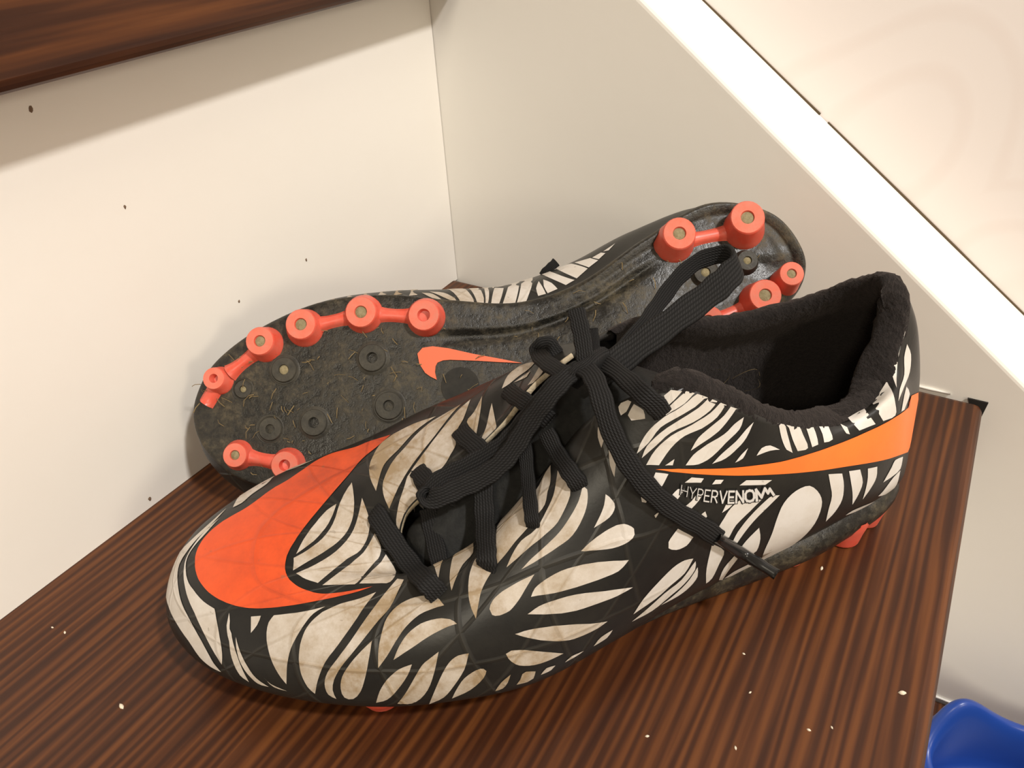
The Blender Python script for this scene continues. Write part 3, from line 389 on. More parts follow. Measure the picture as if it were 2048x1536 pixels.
LACES = {
    'cross_0': (0.00676, "19427 787 5083 19259 1289 5171 18805 2079 4690 18329 2922 4388 17974 3987 4956 17765 4258 4864 17596 4325 4543", "186 622 761 197 719 667 -42 551 833 -86 517 852 94 337 937 160 372 914 189 399 898"),
    'cross_1': (0.00657, "15757 1016 6537 15806 1677 6168 15882 2295 5575 15988 3414 5523 16055 4017 5507 16088 4138 5257 16097 4076 5015", "175 691 701 151 690 707 131 680 721 450 43 892 326 382 865 266 473 840 236 513 825"),
    'cross_2': (0.00463, "14331 1240 7287 14402 1942 6656 14525 3029 6523 14573 3587 6344 14534 3617 5906", "415 708 572 333 699 633 470 225 854 352 470 810 267 567 779"),
    'cross_3': (0.00577, "13679 1416 7811 13486 1967 7421 13342 2945 7522 13147 3277 7283 12981 3279 6872", "514 704 491 466 701 539 499 451 740 313 631 710 248 686 684"),
    'cross_4': (0.00626, "11694 294 9439 11368 1664 9678 11106 2787 9784 10744 3004 9437 10409 2857 8892", "447 283 848 165 218 962 436 727 530 285 819 497 216 853 475"),
    'cross_5': (0.00625, "17870 -122 5793 17715 453 5996 17453 1047 6078 17091 1487 6036 16648 1673 5838", "225 441 869 229 443 867 249 430 868 108 672 732 115 677 727"),
    'cross_6': (0.00654, "16263 -836 6668 16179 -206 6844 15862 548 6946 15532 1073 6857 15132 1494 6511", "320 436 841 317 452 834 348 428 834 276 711 647 281 704 652"),
    'cross_7': (0.00609, "14518 -1314 7674 14419 -561 7977 14220 412 8376 13940 892 8383 13545 1422 8185", "415 365 834 522 322 790 430 636 640 434 632 642 439 625 645"),
    'cross_8': (0.00590, "12719 -1568 8609 12907 -1792 8898 13159 -1824 8877 13300 -1741 8710 13274 -616 9044 13050 285 9269 12757 893 9328", "177 216 960 156 832 532 147 833 533 141 830 540 276 223 935 192 349 917 527 453 719"),
    'cross_9': (0.00557, "12248 -600 10813 12248 -200 10627 12232 200 10232 12250 600 9848 12234 800 9479", "196 847 494 198 839 507 200 826 526 200 814 545 200 804 560"),
    'cross_10': (0.00323, "11595 -1000 9796 11627 -600 9473 11745 0 9296", "214 830 515 214 819 532 213 809 548"),
    'cross_11': (0.00590, "17634 1315 5218 17574 1996 4747 17467 3026 4441", "68 635 769 64 631 773 137 107 985"),
    'cross_12': (0.00495, "16805 1154 5344 16572 1712 4930 16411 2189 4577", "22 648 762 115 662 741 16 623 782"),
    'end': (0.00638, "12796 930 9377 12474 885 9646 12254 1436 9721 12204 2249 9587 12079 3058 8861 11714 3732 8078 11160 4080 7278 10358 4131 6322 9462 4025 5423 8743 3886 4581", "527 453 719 170 273 947 174 269 947 189 293 937 444 651 615 248 783 571 76 870 487 -92 904 418 -67 923 378 -56 956 288"),
    'aglet': (0.00378, "8869 3917 4729 7783 3644 3497 7292 4137 3329 6902 4549 3200", "-60 954 293 -13 970 243 362 586 725 376 571 730"),
    'bow_left': (0.00655, "12602 764 9365 13218 841 9105 13864 1016 8519 14390 972 7793 14947 1094 7282 15584 1129 6913 16370 1187 6588 17085 1248 6356 17542 1443 6108 17696 1875 6130 17187 2045 6334 16539 1973 6516 15810 1926 6769 15177 1828 7157 14671 1661 7648 14173 1465 8308 13641 1378 8970 13096 1166 9419 12599 889 9595", "179 304 936 241 400 885 412 590 695 382 662 645 260 656 708 275 711 647 132 698 703 269 419 867 851 520 71 828 6 -561 -105 -663 -742 -119 -686 -718 -163 -691 -704 -302 -707 -640 -377 -708 -598 -508 -710 -488 -372 -534 -760 -193 -344 -919 -180 -305 -935"),
    'bow_right': (0.00761, "12344 1000 9204 11716 700 9220 10671 200 9521 9270 -300 10087 7895 -800 10640 7132 -1100 11033 6645 -1600 11228 6644 -2500 11115 7383 -2800 10865 8236 -2500 10482 9171 -1700 10040 9956 -800 9862 11078 100 9483 12113 700 9208", "196 796 572 219 797 563 257 802 540 308 806 506 355 807 473 -58 707 704 -865 -324 383 -626 -758 -182 -351 -829 -435 -324 -829 -455 -298 -822 -485 -277 -815 -509 -241 -806 -541 -203 -799 -565"),
    'knot': (0.00464, "12796 921 9167 12471 875 9456 12098 754 9557 11580 228 9454", "197 342 919 514 390 764 487 332 808 158 228 961"),
}
REAR_POSE = ([[-0.781861, -0.500098, -0.372285], [-0.599461, 0.438969, 0.669292], [-0.17129, 0.746464, -0.643002]], [0.22423, -0.07345, 0.08825], 0.95737)
FRONT_POSE = ([[-0.767336, 0.641245, 0.0], [-0.641245, -0.767336, 0.0], [0.0, 0.0, 1.0]], [0.2727, -0.1017, 0.0004], 1.0)
REAR_TAB = [[0.10368, -0.03205, 0.03824], [0.10135, -0.0336, 0.0371], [0.09859, -0.03505, 0.03705], [0.09628, -0.03663, 0.03801]]

def cr_axis0(P, u, closed):
    n = len(P); u = np.asarray(u, float); i = np.floor(u).astype(int)
    if not closed: i = np.clip(i, 0, n - 2)
    f = (u - i)[:, None]
    Q = P.reshape(n, -1)
    if closed:
        g = lambda k: Q[k % n]
    else:
        E = np.concatenate([2 * Q[:1] - Q[1:2], Q, 2 * Q[-1:] - Q[-2:-1]]); g = lambda k: E[np.clip(k + 1, 0, n + 1)]
    p0, p1, p2, p3 = g(i - 1), g(i), g(i + 1), g(i + 2)
    r = .5 * (2 * p1 + (p2 - p0) * f + (2 * p0 - 5 * p1 + 4 * p2 - p3) * f * f + (3 * p1 - p0 - 3 * p2 + p3) * f ** 3)
    return r.reshape((len(u),) + P.shape[1:])
def ev(t, u):
    """points of the upper: t runs round the boot (0..25), u from sole edge (0) to top edge (1)"""
    t = np.atleast_1d(np.asarray(t, float)) % 25.0; u = np.broadcast_to(np.asarray(u, float), t.shape) * 4.0
    Q = cr_axis0(BOOT_NET, t, True)                       # n,5,3
    E = np.concatenate([2 * Q[:, :1] - Q[:, 1:2], Q, 2 * Q[:, -1:] - Q[:, -2:-1]], 1)
    i = np.clip(np.floor(u).astype(int), 0, 3); f = (u - i)[:, None]; r = np.arange(len(t))
    p0, p1, p2, p3 = E[r, i], E[r, i + 1], E[r, i + 2], E[r, i + 3]
    return .5 * (2 * p1 + (p2 - p0) * f + (2 * p0 - 5 * p1 + 4 * p2 - p3) * f * f + (3 * p1 - p0 - 3 * p2 + p3) * f ** 3)
def sm(a, b, x):
    t = np.clip((x - a) / (b - a), 0, 1); return t * t * (3 - 2 * t)
def shape_front(S):   # inner side pressed in where the boots touch
    S = np.array(S, float); x, w, h = S[..., 0].copy(), S[..., 1].copy(), S[..., 2].copy()
    k = sm(.09, .14, x) * (1 - sm(.235, .262, x)) * (1 - sm(.018, .042, h)) * sm(.008, .028, -w)
    S[..., 1] = w + .009 * k
    return S
def shape_rear(S):
    S = np.array(S, float); x, w, h = S[..., 0].copy(), S[..., 1].copy(), S[..., 2].copy()
    S[..., 2] = np.where(h > .045, .045 + (h - .045) * .75, h)
    S[..., 1] = np.where(w > .03, .03 + (w - .03) * (1 - .35 * (1 - sm(.225, .25, x))), w)
    return S
def polys(txt):
    return [np.array([int(v) for v in p.split()], float).reshape(-1, 2) / 1000.0 for p in txt.split('|')]
def normals_at(t, u):
    e = 0.02
    du = ev(t + e, u) - ev(t - e, u); uu = np.clip(u, 0.02, 0.98)
    dv = ev(t, np.clip(uu + .01, 0, 1)) - ev(t, np.clip(uu - .01, 0, 1))
    n = np.cross(du, dv); n /= np.linalg.norm(n, axis=1, keepdims=True) + 1e-12
    return n
_c = ev(np.array([4.0]), np.array([0.5]))[0]; _n = normals_at(np.array([4.0]), np.array([0.5]))[0]
NSIGN = 1.0 if _n[1] > 0 else -1.0
# metric scales of the surface parameters
_T = np.linspace(0, 25, 501); _len = np.concatenate([[0], np.cumsum(np.linalg.norm(np.diff(ev(_T, 0.45), axis=0), axis=1))])
def arc(t): return np.interp(np.mod(t, 25.0), _T, _len) + np.floor(t / 25.0) * _len[-1]
GIRTH = 0.10
def inside(poly, p):
    x, y = p; c = False; n = len(poly)
    for i in range(n):
        x1, y1 = poly[i]; x2, y2 = poly[i - 1]
        if (y1 > y) != (y2 > y) and x < (x2 - x1) * (y - y1) / (y2 - y1 + 1e-15) + x1: c = not c
    return c
def patch(polys_tu, lift, step=0.0045):
    """flat print pieces laid on the upper: triangulated in (t,u), lifted a hair off the surface"""
    V, F, UV = [], [], []
    for P in polys_tu:
        P = P.copy(); P[:, 1] = np.clip(P[:, 1], 0.012, 0.995)
        S = np.stack([P[:, 0] * 0.026, P[:, 1] * GIRTH], 1)
        keep = [0]
        for i in range(1, len(S)):
            if np.linalg.norm(S[i] - S[keep[-1]]) > 1e-4: keep.append(i)
        if np.linalg.norm(S[keep[-1]] - S[0]) < 1e-4: keep.pop()
        S = S[keep]
        if len(S) < 3: continue
        n = len(S)
        pts = [Vector(p) for p in S]; lo, hi = S.min(0), S.max(0)
        for gx in np.arange(lo[0] + step / 2, hi[0], step):
            for gy in np.arange(lo[1] + step / 2, hi[1], step):
                if inside(S, (gx, gy)): pts.append(Vector((gx, gy)))
        vo, eo, fo, *_ = geometry.delaunay_2d_cdt(pts, [(i, (i + 1) % n) for i in range(n)], [list(range(n))], 1, 1e-6)
        if not fo: continue
        q = np.array([tuple(v) for v in vo]); t = q[:, 0] / 0.026; u = q[:, 1] / GIRTH
        pos = ev(t, u) + normals_at(t, u) * NSIGN * lift
        b = len(V); V.extend(pos); UV.extend(np.stack([arc(t), u * GIRTH], 1))
        for f in fo:
            a = q[list(f)]
            ar = (a[1, 0] - a[0, 0]) * (a[2, 1] - a[0, 1]) - (a[1, 1] - a[0, 1]) * (a[2, 0] - a[0, 0])
            f = list(f) if (ar > 0) == (NSIGN > 0) else list(f)[::-1]
            F.append([b + k for k in f])
    return np.array(V), F, np.array(UV)

# letters of the quarter's wordmark, strokes in a unit cell
GLYPH = {
    'H': (0.80, [[(0, 0), (0, 1)], [(.8, 0), (.8, 1)], [(0, .5), (.8, .5)]]),
    'Y': (0.80, [[(0, 1), (.4, .45)], [(.8, 1), (.4, .45)], [(.4, .45), (.4, 0)]]),
    'P': (0.65, [[(0, 0), (0, 1), (.4, 1), (.6, .9), (.65, .74), (.6, .57), (.4, .47), (0, .47)]]),
    'E': (0.60, [[(.6, 1), (0, 1), (0, 0), (.6, 0)], [(0, .5), (.52, .5)]]),
    'R': (0.68, [[(0, 0), (0, 1), (.4, 1), (.6, .9), (.65, .74), (.6, .57), (.4, .47), (0, .47)], [(.34, .47), (.68, 0)]]),
    'V': (0.80, [[(0, 1), (.4, 0), (.8, 1)]]),
    'N': (0.75, [[(0, 0), (0, 1), (.75, 0), (.75, 1)]]),
    'O': (0.90, [[(.45, 1), (.75, .93), (.9, .7), (.9, .3), (.75, .07), (.45, 0), (.15, .07), (0, .3), (0, .7), (.15, .93), (.45, 1)]]),
    'M': (1.75, [[(0, 0), (0, 1), (.5, .25), (.95, 1), (1.2, .55), (1.45, .9), (1.75, .35)]]),
}
def wordmark(grow):
    word = 'HYPERVENOM'; gap = 0.26
    tot = sum(GLYPH[c][0] for c in word) + gap * (len(word) - 1)
    out = []; x = 0.0
    A = {k: np.array(v) for k, v in TEXT_FRAME.items()}
    def mp(px, py):
        s = px / tot; top = A['tl'] * (1 - s) + A['tr'] * s; bot = A['bl'] * (1 - s) + A['br'] * s
        return bot * (1 - py) + top * py
    for c in word:
        w, strokes = GLYPH[c]
        for st in strokes:
            for (x0, y0), (x1, y1) in zip(st[:-1], st[1:]):
                half = (0.035 + 0.125 * (x / tot) ** 1.4) + grow
                d = np.array([x1 - x0, y1 - y0]); L = np.linalg.norm(d); d = d / L; nn = np.array([-d[1], d[0]])
                a = np.array([x + x0, y0]) - d * half * 0.8; b = np.array([x + x1, y1]) + d * half * 0.8
                q = [a + nn * half, a - nn * half, b - nn * half, b + nn * half]
                out.append(np.array([mp(*p) for p in q]))
        x += w + gap
    return out

def lathe(profile, n=24):
    V = [(r * math.cos(2 * math.pi * j / n), r * math.sin(2 * math.pi * j / n), z) for r, z in profile for j in range(n)]
    F = grid_faces(len(profile), n, wrap_c=True, flip=True)
    F.append(tuple(range((len(profile) - 1) * n, len(profile) * n)))
    return np.array(V), F

def ribbon(pts, nrm, width, thick, n_per=6, taper=None):
    P = np.asarray(pts); N = np.asarray(nrm)
    L = len(P); u = np.linspace(0, L - 1, (L - 1) * n_per + 1)
    p = cr_axis0(P, u, False); n = cr_axis0(N, u, False)
    t = np.gradient(p, axis=0); t /= np.linalg.norm(t, axis=1, keepdims=True) + 1e-12
    n = n - (n * t).sum(1, keepdims=True) * t; n /= np.linalg.norm(n, axis=1, keepdims=True) + 1e-12
    s = np.cross(t, n)
    prof = [(-1, 0), (-.94, .7), (-.6, 1), (0, 1.12), (.6, 1), (.94, .7), (1, 0), (.94, -.7), (.6, -1), (0, -1.05), (-.6, -1), (-.94, -.7)]
    m = len(prof); al = np.concatenate([[0], np.cumsum(np.linalg.norm(np.diff(p, axis=0), axis=1))])
    V, UV = [], []
    for i in range(len(p)):
        wob = 1 + 0.05 * math.sin(i * 0.9 + L)
        if taper is not None: wob *= np.interp(i / (len(p) - 1), np.linspace(0, 1, len(taper)), taper)
        for a, b in prof:
            V.append(p[i] + s[i] * a * width / 2 * wob + n[i] * b * thick / 2); UV.append((a * .5 + .5, al[i]))
    F = grid_faces(len(p), m, wrap_c=True, flip=True) + [tuple(range(m)), tuple(range((len(p) - 1) * m, len(p) * m))[::-1]]
    return np.array(V), F, np.array(UV)

STUDS = [  # x, w (mm), tip height h (mm), tip radius, red, plug of dirt
    (250.5, -17.0, 3.0, 4.4, 1, 0), (227.0, -27.0, 0.5, 5.6, 1, 1), (208.4, -29.4, 0, 6.0, 1, 1), (182.6, -28.0, 0, 6.1, 1, 1), (157.3, -20.0, 0, 6.1, 1, 0),
    (248.5, 16.8, 3.0, 4.8, 1, 1), (228.0, 26.2, 0.5, 5.4, 1, 0), (199.0, 42.0, 0, 6.0, 1, 1), (172.0, 32.5, 2.0, 5.4, 1, 0),
    (46.5, -26.4, 0.5, 6.3, 1, 1), (18.0, -25.7, 0.5, 6.5, 1, 1), (7.2, 1.5, 0.5, 4.6, 1, 1), (20.0, 7.4, 0, 6.0, 1, 1), (45.0, 12.0, 0, 6.0, 1, 1),
    (221.0, -13.4, 4.5, 5.0, 0, 1), (183.0, -8.6, 3.0, 5.4, 0, 0), (180.8, 12.7, 3.0, 5.4, 0, 0), (213.2, 11.7, 3.5, 5.2, 0, 0), (232.5, 9.5, 5.5, 4.6, 0, 0), (240.5, -10.0, 6.5, 3.6, 0, 1),
    (21.0, -9.4, 6.5, 4.0, 0, 1), (39.0, -9.0, 6.5, 4.6, 0, 1),
]
LEAN = {9: (1.5, 1.5), 10: (-.3, 2.2), 11: (.4, 1.8), 12: (.5, .6), 13: (.4, .2), 1: (-.5, .9), 2: (0, .8), 0: (-1.0, .8)}
BRIDGES = [(0, 1), (2, 3), (3, 4), (5, 6), (7, 8), (9, 10), (11, 12), (12, 13)]
SOLE_EMBLEM = [(164.2, -5.7), (161.6, -7.6), (157.3, -7.2), (151.2, -4.8), (141.4, 0.2), (131.0, 5.0), (122.7, 9.0), (131.9, 6.2), (140.0, 3.6), (146.1, 1.8), (151.5, .2), (154.5, -0.3), (157.0, .1), (158.1, 1.4), (158.9, 3.8), (158.9, 7.0), (161.2, 5.0), (162.9, 3.0), (164.4, -1.3)]

def build_boot(root, mirror, shape, pose, bows):
    rot, loc, scale = pose
    R3 = Matrix(rot)
    root.matrix_world = Matrix.LocRotScale(Vector(loc), R3.to_quaternion(), Vector((scale,) * 3))
    def part(name, V, F, mat, parent=root, uv=None, smooth=True, raw=False, mat_idx=None):
        V = np.array(V, float)
        if not raw: V = shape(V)
        if mirror:
            V[:, 1] *= -1; F = [tuple(f)[::-1] for f in F]
        return mesh_obj(name, V, F, mat, parent, uv, smooth, mat_idx)
    # ---- upper shell with a folded-in top edge
    nt, nu = 300, 40
    T = np.arange(nt) * 25.0 / nt; U = np.linspace(0, 1, nu)
    TT, UU = np.meshgrid(T, U, indexing='ij')
    S = ev(TT.ravel(), UU.ravel()).reshape(nt, nu, 3)
    Nn = (normals_at(TT.ravel(), UU.ravel()) * NSIGN).reshape(nt, nu, 3)
    fold = []
    for dz in (0.0009, 0.0018):
        fold.append(S[:, -1] - Nn[:, -1] * dz + (np.array([0, 0, 0.0003]) if dz < .001 else np.array([0, 0, 0.0])))
    fold.append(S[:, -2] - Nn[:, -2] * 0.0019); fold.append(S[:, -6] - Nn[:, -6] * 0.0020)
    A = np.concatenate([S] + [f[:, None] for f in fold], 1)
    uv = np.stack([arc(TT), UU * GIRTH], -1); uv = np.concatenate([uv] + [uv[:, -1:]] * 4, 1)
    nc = nu + 4
    F = grid_faces(nt, nc, wrap_r=True, flip=NSIGN < 0)
    upper = part('upper', A.reshape(-1, 3), F, [M_BLACK, M_SPLIT], uv=uv.reshape(-1, 2))
    # worn pale edge of the eyestay (only along the lacing opening)
    mi = np.zeros(nt * (nc - 1), int).reshape(nt, nc - 1)
    for i in range(nt):
        if 13.6 < T[i] < 20.3: mi[i, nu - 1:nu + 1] = 1
    upper.data.polygons.foreach_set('material_index', mi.ravel())
    # ---- prints
    V, F, uv = patch(polys(LEAVES) + polys(MEDIAL_LEAVES) + EXTRA, 0.00016)
    part('leaf_print', V, F, M_WHITE, upper, uv)['label'] = 'off-white leaf stripe print with brown scuffs'
    V, F, uv = patch(polys(TOE_EMBLEM), 0.00020)
    part('toe_emblem', V, F, M_ORANGE, upper, uv)['label'] = 'large orange curved tick on the toe'
    he = polys(HEEL_EMBLEM)[0]
    cut = [i for i in range(len(he)) if he[i, 0] < 1.51 and not abs(he[i, 0] - 1.297) < .002]
    he = np.concatenate([he[:cut[0]], HEEL_WRAP, he[cut[-1] + 1:]])   # the tick runs on round the back of the heel
    V, F, uv = patch([he], 0.00020)
    part('heel_emblem', V, F, M_ORANGE_HEEL, upper, uv)['label'] = 'orange tick tapering forward from the heel'
    V, F, uv = patch(wordmark(0.10), 0.00030, 0.02)
    part('lettering_outline', V, F, M_INK, upper, uv)  # printed black outline behind the letters
    V, F, uv = patch(wordmark(0.0), 0.00042, 0.02)
    part('lettering', V, F, M_LETTER, upper, uv)['label'] = 'grey word HYPERVENOM'
    # ---- collar lining: padded roll along the rim, wall going down inside
    tc = np.linspace(20.75, 31.25, 150)
    fade = np.clip(np.minimum((tc - tc[0]) / 0.9, (tc[-1] - tc) / 0.7), 0, 1) ** 0.5
    top = ev(tc, np.full_like(tc, 1.0)); tang = np.gradient(top, axis=0); tang /= np.linalg.norm(tang, axis=1, keepdims=True)
    inw = np.cross(np.array([0, 0, 1.0]), tang); inw /= np.linalg.norm(inw, axis=1, keepdims=True)
    cen = np.array([0.055, -0.008, 0.08])
    inw *= np.sign(((cen - top) * inw).sum(1))[:, None]
    up = ev(tc, np.full_like(tc, 1.0)) - ev(tc, np.full_like(tc, 0.93)); up /= np.linalg.norm(up, axis=1, keepdims=True)
    roll = [(.02, -.35), (-.04, 0), (-.03, .3), (.08, .62), (.34, .88), (.66, .98), (.98, .86), (1.2, .58), (1.3, .2), (1.32, -.3), (1.25, -.9)]
    rings = []
    heel = np.exp(-((np.mod(tc + 12.5, 25) - 12.5) / 1.6) ** 2)
    side = np.exp(-((tc - 29.0) / 2.0) ** 2)
    rr = 0.0056 * (0.45 + 0.55 * fade) * (1 + 0.35 * heel) * (1 - 0.36 * side)
    for a, b in roll:
        rings.append(top + inw * (a * rr)[:, None] + up * (b * rr)[:, None])
    for uu in (0.86, 0.72, 0.56, 0.40, 0.25, 0.12):
        q = ev(tc, np.full_like(tc, uu)); nn = normals_at(tc, np.full_like(tc, uu)) * NSIGN
        k = min(1.0, (1 - uu) / 0.2)
        rings.append(q - nn * (0.0066 * (1 - .35 * k) * (0.6 + .4 * fade))[:, None])
    A = np.stack(rings, 1)
    A += RNG.normal(0, 0.00022, A.shape)
    part('collar_lining', A.reshape(-1, 3), grid_faces(*A.shape[:2], flip=True), M_LINING)['label'] = 'fuzzy black padded collar lining'
    # ---- insole
    lo = [ev(np.array([t]), np.array([0.10]))[0] for t in np.linspace(1.2, 11.5, 30)]
    mo = [ev(np.array([t]), np.array([0.10]))[0] for t in np.linspace(23.8, 14.5, 30)]
    A = np.array([[l * (1 - s) + m * s + np.array([0, 0, -.0015 * math.sin(math.pi * s)]) for s in np.linspace(0.02, .98, 8)] for l, m in zip(lo, mo)])
    part('insole', A.reshape(-1, 3), grid_faces(30, 8), M_LINING)
    # ---- tongue under the lacing, running back into the collar
    nv, ns = 46, 15; rows = []
    V0 = np.linspace(-0.05, 1.30, nv)
    for v in V0:
        vm = min(v, 1.0)
        a = ev(np.array([13.5 + vm * 7.0]), np.array([1.0]))[0]; b = ev(np.array([13.3 - vm * 6.8]), np.array([1.0]))[0]
        if v > 1:
            d = np.array([-0.080, 0.004, 0.010]) * (v - 1); a = a + d + np.array([0, .012, 0]) * (v - 1) / .3; b = b + d - np.array([0, .004, 0]) * (v - 1) / .3
        row = []
        for s in np.linspace(-0.14, 1.14, ns):
            p = a * (1 - s) + b * s
            bulge = 0.0042 * (1 - (2 * s - 1) ** 2) * min(1, max(0, v * 2))
            row.append(p + np.array([0, 0, -0.0065 + bulge - 0.007 * max(0, v - 1.12) / .2 - 0.004 * max(0, -s) / .14 - 0.004 * max(0, s - 1) / .14]))
        rows.append(row)
    A = np.array(rows)
    bot = A - np.array([0, 0, 0.0028])
    G = np.concatenate([A, bot[:, ::-1]], 1)
    F = grid_faces(nv, 2 * ns, wrap_c=True, flip=True) + [tuple(range(2 * ns)), tuple(range((nv - 1) * 2 * ns, nv * 2 * ns))[::-1]]
    part('tongue', G.reshape(-1, 3), F, M_TONGUE)
    # ---- outsole
    nl = 220; tl = np.arange(nl) * 25.0 / nl
    L0 = ev(tl, np.zeros(nl)); 
    xs = L0[:, 0]
    lat = (tl > 0) & (tl < 13); lx, lw, lh = L0[lat, 0], L0[lat, 1], L0[lat, 2]; o1 = np.argsort(lx)
    mx_, mw, mh = L0[~lat, 0], L0[~lat, 1], L0[~lat, 2]; o2 = np.argsort(mx_)
    def spine(x):
        xc = np.clip(x, 0.020, 0.245)
        w = (np.interp(xc, lx[o1], lw[o1]) + np.interp(xc, mx_[o2], mw[o2])) / 2
        h = (np.interp(xc, lx[o1], lh[o1]) + np.interp(xc, mx_[o2], mh[o2])) / 2
        return np.stack([xc, w, h], -1)
    SP = spine(xs)
    outd = L0 - SP; outd[:, 2] = 0; outd /= np.linalg.norm(outd, axis=1, keepdims=True)
    heelk = 1 - sm(0.06, 0.11, xs); th = (0.0022 + 0.0076 * heelk)
    th_in = (0.0022 + 0.0034 * heelk)
    archk = sm(0.055, 0.075, xs) * (1 - sm(0.145, 0.165, xs))
    prof = [('o', 0.0004, 0.0026 + 0.0006), ('o', 0.0012, 0.0020), ('o', 0.0014, 0.0), ('w', 0.0012, -.35), ('w', 0.0006, -.75), ('s', .985, -.93), ('s', .94, -1), ('s', .86, -1), ('s', .78, -1.0), ('s', .70, -1.05), ('s', .64, -1.05), ('s', .60, -.55), ('s', .52, -.5), ('s', .46, -.85), ('s', .40, -.95), ('s', .25, -1), ('s', .12, -1), ('s', 0, -1)]
    rings = []
    latk = sm(0.6, 2.0, tl) * (1 - sm(3.0, 4.7, tl))
    for kind, a, b in prof:
        if kind == 'o':
            r = L0 + outd * (a + latk * 0.0040 * min(1, max(0, (0.0034 - b) / 0.0034)))[:, None]; r[:, 2] = L0[:, 2] + b * (1 + .6 * heelk)
        elif kind == 'w':
            r = L0 + outd * (a + latk * 0.0040 * (1 if b > -.5 else .8))[:, None]; r[:, 2] = L0[:, 2] + b * th
        else:
            c = SP.copy(); r = c + (L0 - c) * a
            bb = np.full(nl, b)
            if .39 < a < .65 and b > -1.04: bb = b * archk + (-1.0) * (1 - archk)
            r[:, 2] = (c[:, 2] * (1 - a) + L0[:, 2] * a) + bb * (th if a > .9 else th_in)
            if .39 < a < .62: r[:, 2] += archk * 0.0012 * (1 if a > .5 else 0)
        rings.append(r)
    A = np.stack(rings, 1)
    F = grid_faces(nl, len(prof), wrap_r=True, flip=NSIGN > 0)
    sole = part('outsole', A.reshape(-1, 3), F, M_SOLE)
    bvh = BVHTree.FromPolygons([Vector(v) for v in A.reshape(-1, 3)], F)
    def under(x, w):
        h = bvh.ray_cast(Vector((x, w, -0.06)), Vector((0, 0, 1)))
        return h[0].z if h[0] is not None else 0.008
    # ---- emblem and round mark on the sole
    def flat(pts, lift, name, mat):
        n = len(pts); P2 = [Vector((x / 1000, w / 1000)) for x, w in pts]
        vo, eo, fo, *_ = geometry.delaunay_2d_cdt(P2, [(i, (i + 1) % n) for i in range(n)], [list(range(n))], 1, 1e-7)
        V = []
        for v in vo: V.append((v.x, v.y, under(v.x, v.y) - lift))
        m = len(V); V = V + [(x, y, z + 0.0012) for x, y, z in V]
        F = []
        for f in fo:
            a = [vo[i] for i in f]; ar = (a[1] - a[0]).cross(a[2] - a[0])
            f = list(f) if ar < 0 else list(f)[::-1]
            F.append(f)
        F += [[i + m for i in f[::-1]] for f in F[:]]
        F += [[i, (i + 1) % n, (i + 1) % n + m, i + m] for i in range(n)]
        return part(name, V, F, mat, sole, smooth=False)
    flat(SOLE_EMBLEM, 0.0007, 'sole_emblem', M_SOLE_EMBLEM)['label'] = 'small orange tick under the arch'
    flat([(150 + 8 * math.cos(a), 12 + 8 * math.sin(a)) for a in np.linspace(0, 2 * math.pi, 24, endpoint=False)], 0.0004, 'round_mark', M_DULL)
    # ---- studs
    base_pts = []
    for q, (x, w, tip, rt, red, plug) in enumerate(STUDS):
        lean = np.array(LEAN.get(q, (0, 0))) / 1000
        x, w = x / 1000 + lean[0], w / 1000 + lean[1]; hb = under(x, w); tip /= 1000; rt /= 1000
        Hh = hb - tip; base_pts.append((x, w, hb, Hh))
        pf = [(rt * 1.36, -.0035), (rt * 1.36, .0003), (rt * 1.30, Hh * .2), (rt * 1.20, Hh * .5), (rt * 1.10, Hh - .0009), (rt * 1.08, Hh - .0004), (rt * 1.02, Hh), (rt * .44, Hh), (rt * .41, Hh - .0005), (rt * .38, Hh - .0030), (0.0001, Hh - .0032)]
        def place(V):
            V = np.array(V); s = np.clip(V[:, 2] / Hh, -.3, 1)
            V[:, :2] -= lean[None] * s[:, None]
            return V * np.array([1, 1, -1]) + np.array([x, w, hb])
        V, F = lathe(pf, 26)
        F = [tuple(f)[::-1] for f in F]
        so = part('stud', place(V), F, [M_RED, M_RED_TIP] if red else [M_STUD_BLACK])
        if red: so.data.polygons.foreach_set('material_index', [1 if 6 * 26 <= i < 7 * 26 else 0 for i in range(len(F))])
        so.data.set_sharp_from_angle(angle=math.radians(38))
        if not red: so['label'] = 'short black inner stud'
        if plug:
            V, F = lathe([(rt * .43, Hh - .0009), (rt * .34, Hh - .0006), (rt * .12, Hh - .0005)], 12)
            part('dirt_plug', place(V), [tuple(f)[::-1] for f in F], M_DIRT, so)
    def bridge(a, b, wa=0.0056, wm=0.0024):
        xa_, wa_, ha, _ = a; xb_, wb_, hb_, _ = b
        d = np.array([xb_ - xa_, wb_ - wa_]); L = np.linalg.norm(d); d /= L; nrm_ = np.array([-d[1], d[0]])
        V = []; n = 17; prof_ = [(-1.25, -.05), (-1, .25), (-.8, .72), (-.4, 1), (0, 1.06), (.4, 1), (.8, .72), (1, .25), (1.25, -.05)]
        for i in range(n):
            s = min(.2, .0062 / L) + (1 - 2 * min(.2, .0062 / L)) * i / (n - 1); k = (2 * s - 1) ** 2; half = wm + (wa - wm) * k ** 1.2; hh = 0.0022 + 0.0050 * k ** 1.7
            c = np.array([xa_, wa_]) + d * L * s
            for q, e in prof_:
                p = c + nrm_ * q * half; V.append((p[0], p[1], (under(*c)) - e * hh))
        return V, grid_faces(n, len(prof_))
    for a, b in BRIDGES:
        V, F = bridge(base_pts[a], base_pts[b])
        part('stud_bridge', V, F, M_RED)
    V, F = bridge(base_pts[0], (0.2605, -0.006, under(0.258, -0.006), 0), 0.003, 0.003)
    part('stud_bridge', V, F, M_RED)
    # ---- dried grass and soil crumbs caught between the studs
    V, F = [], []
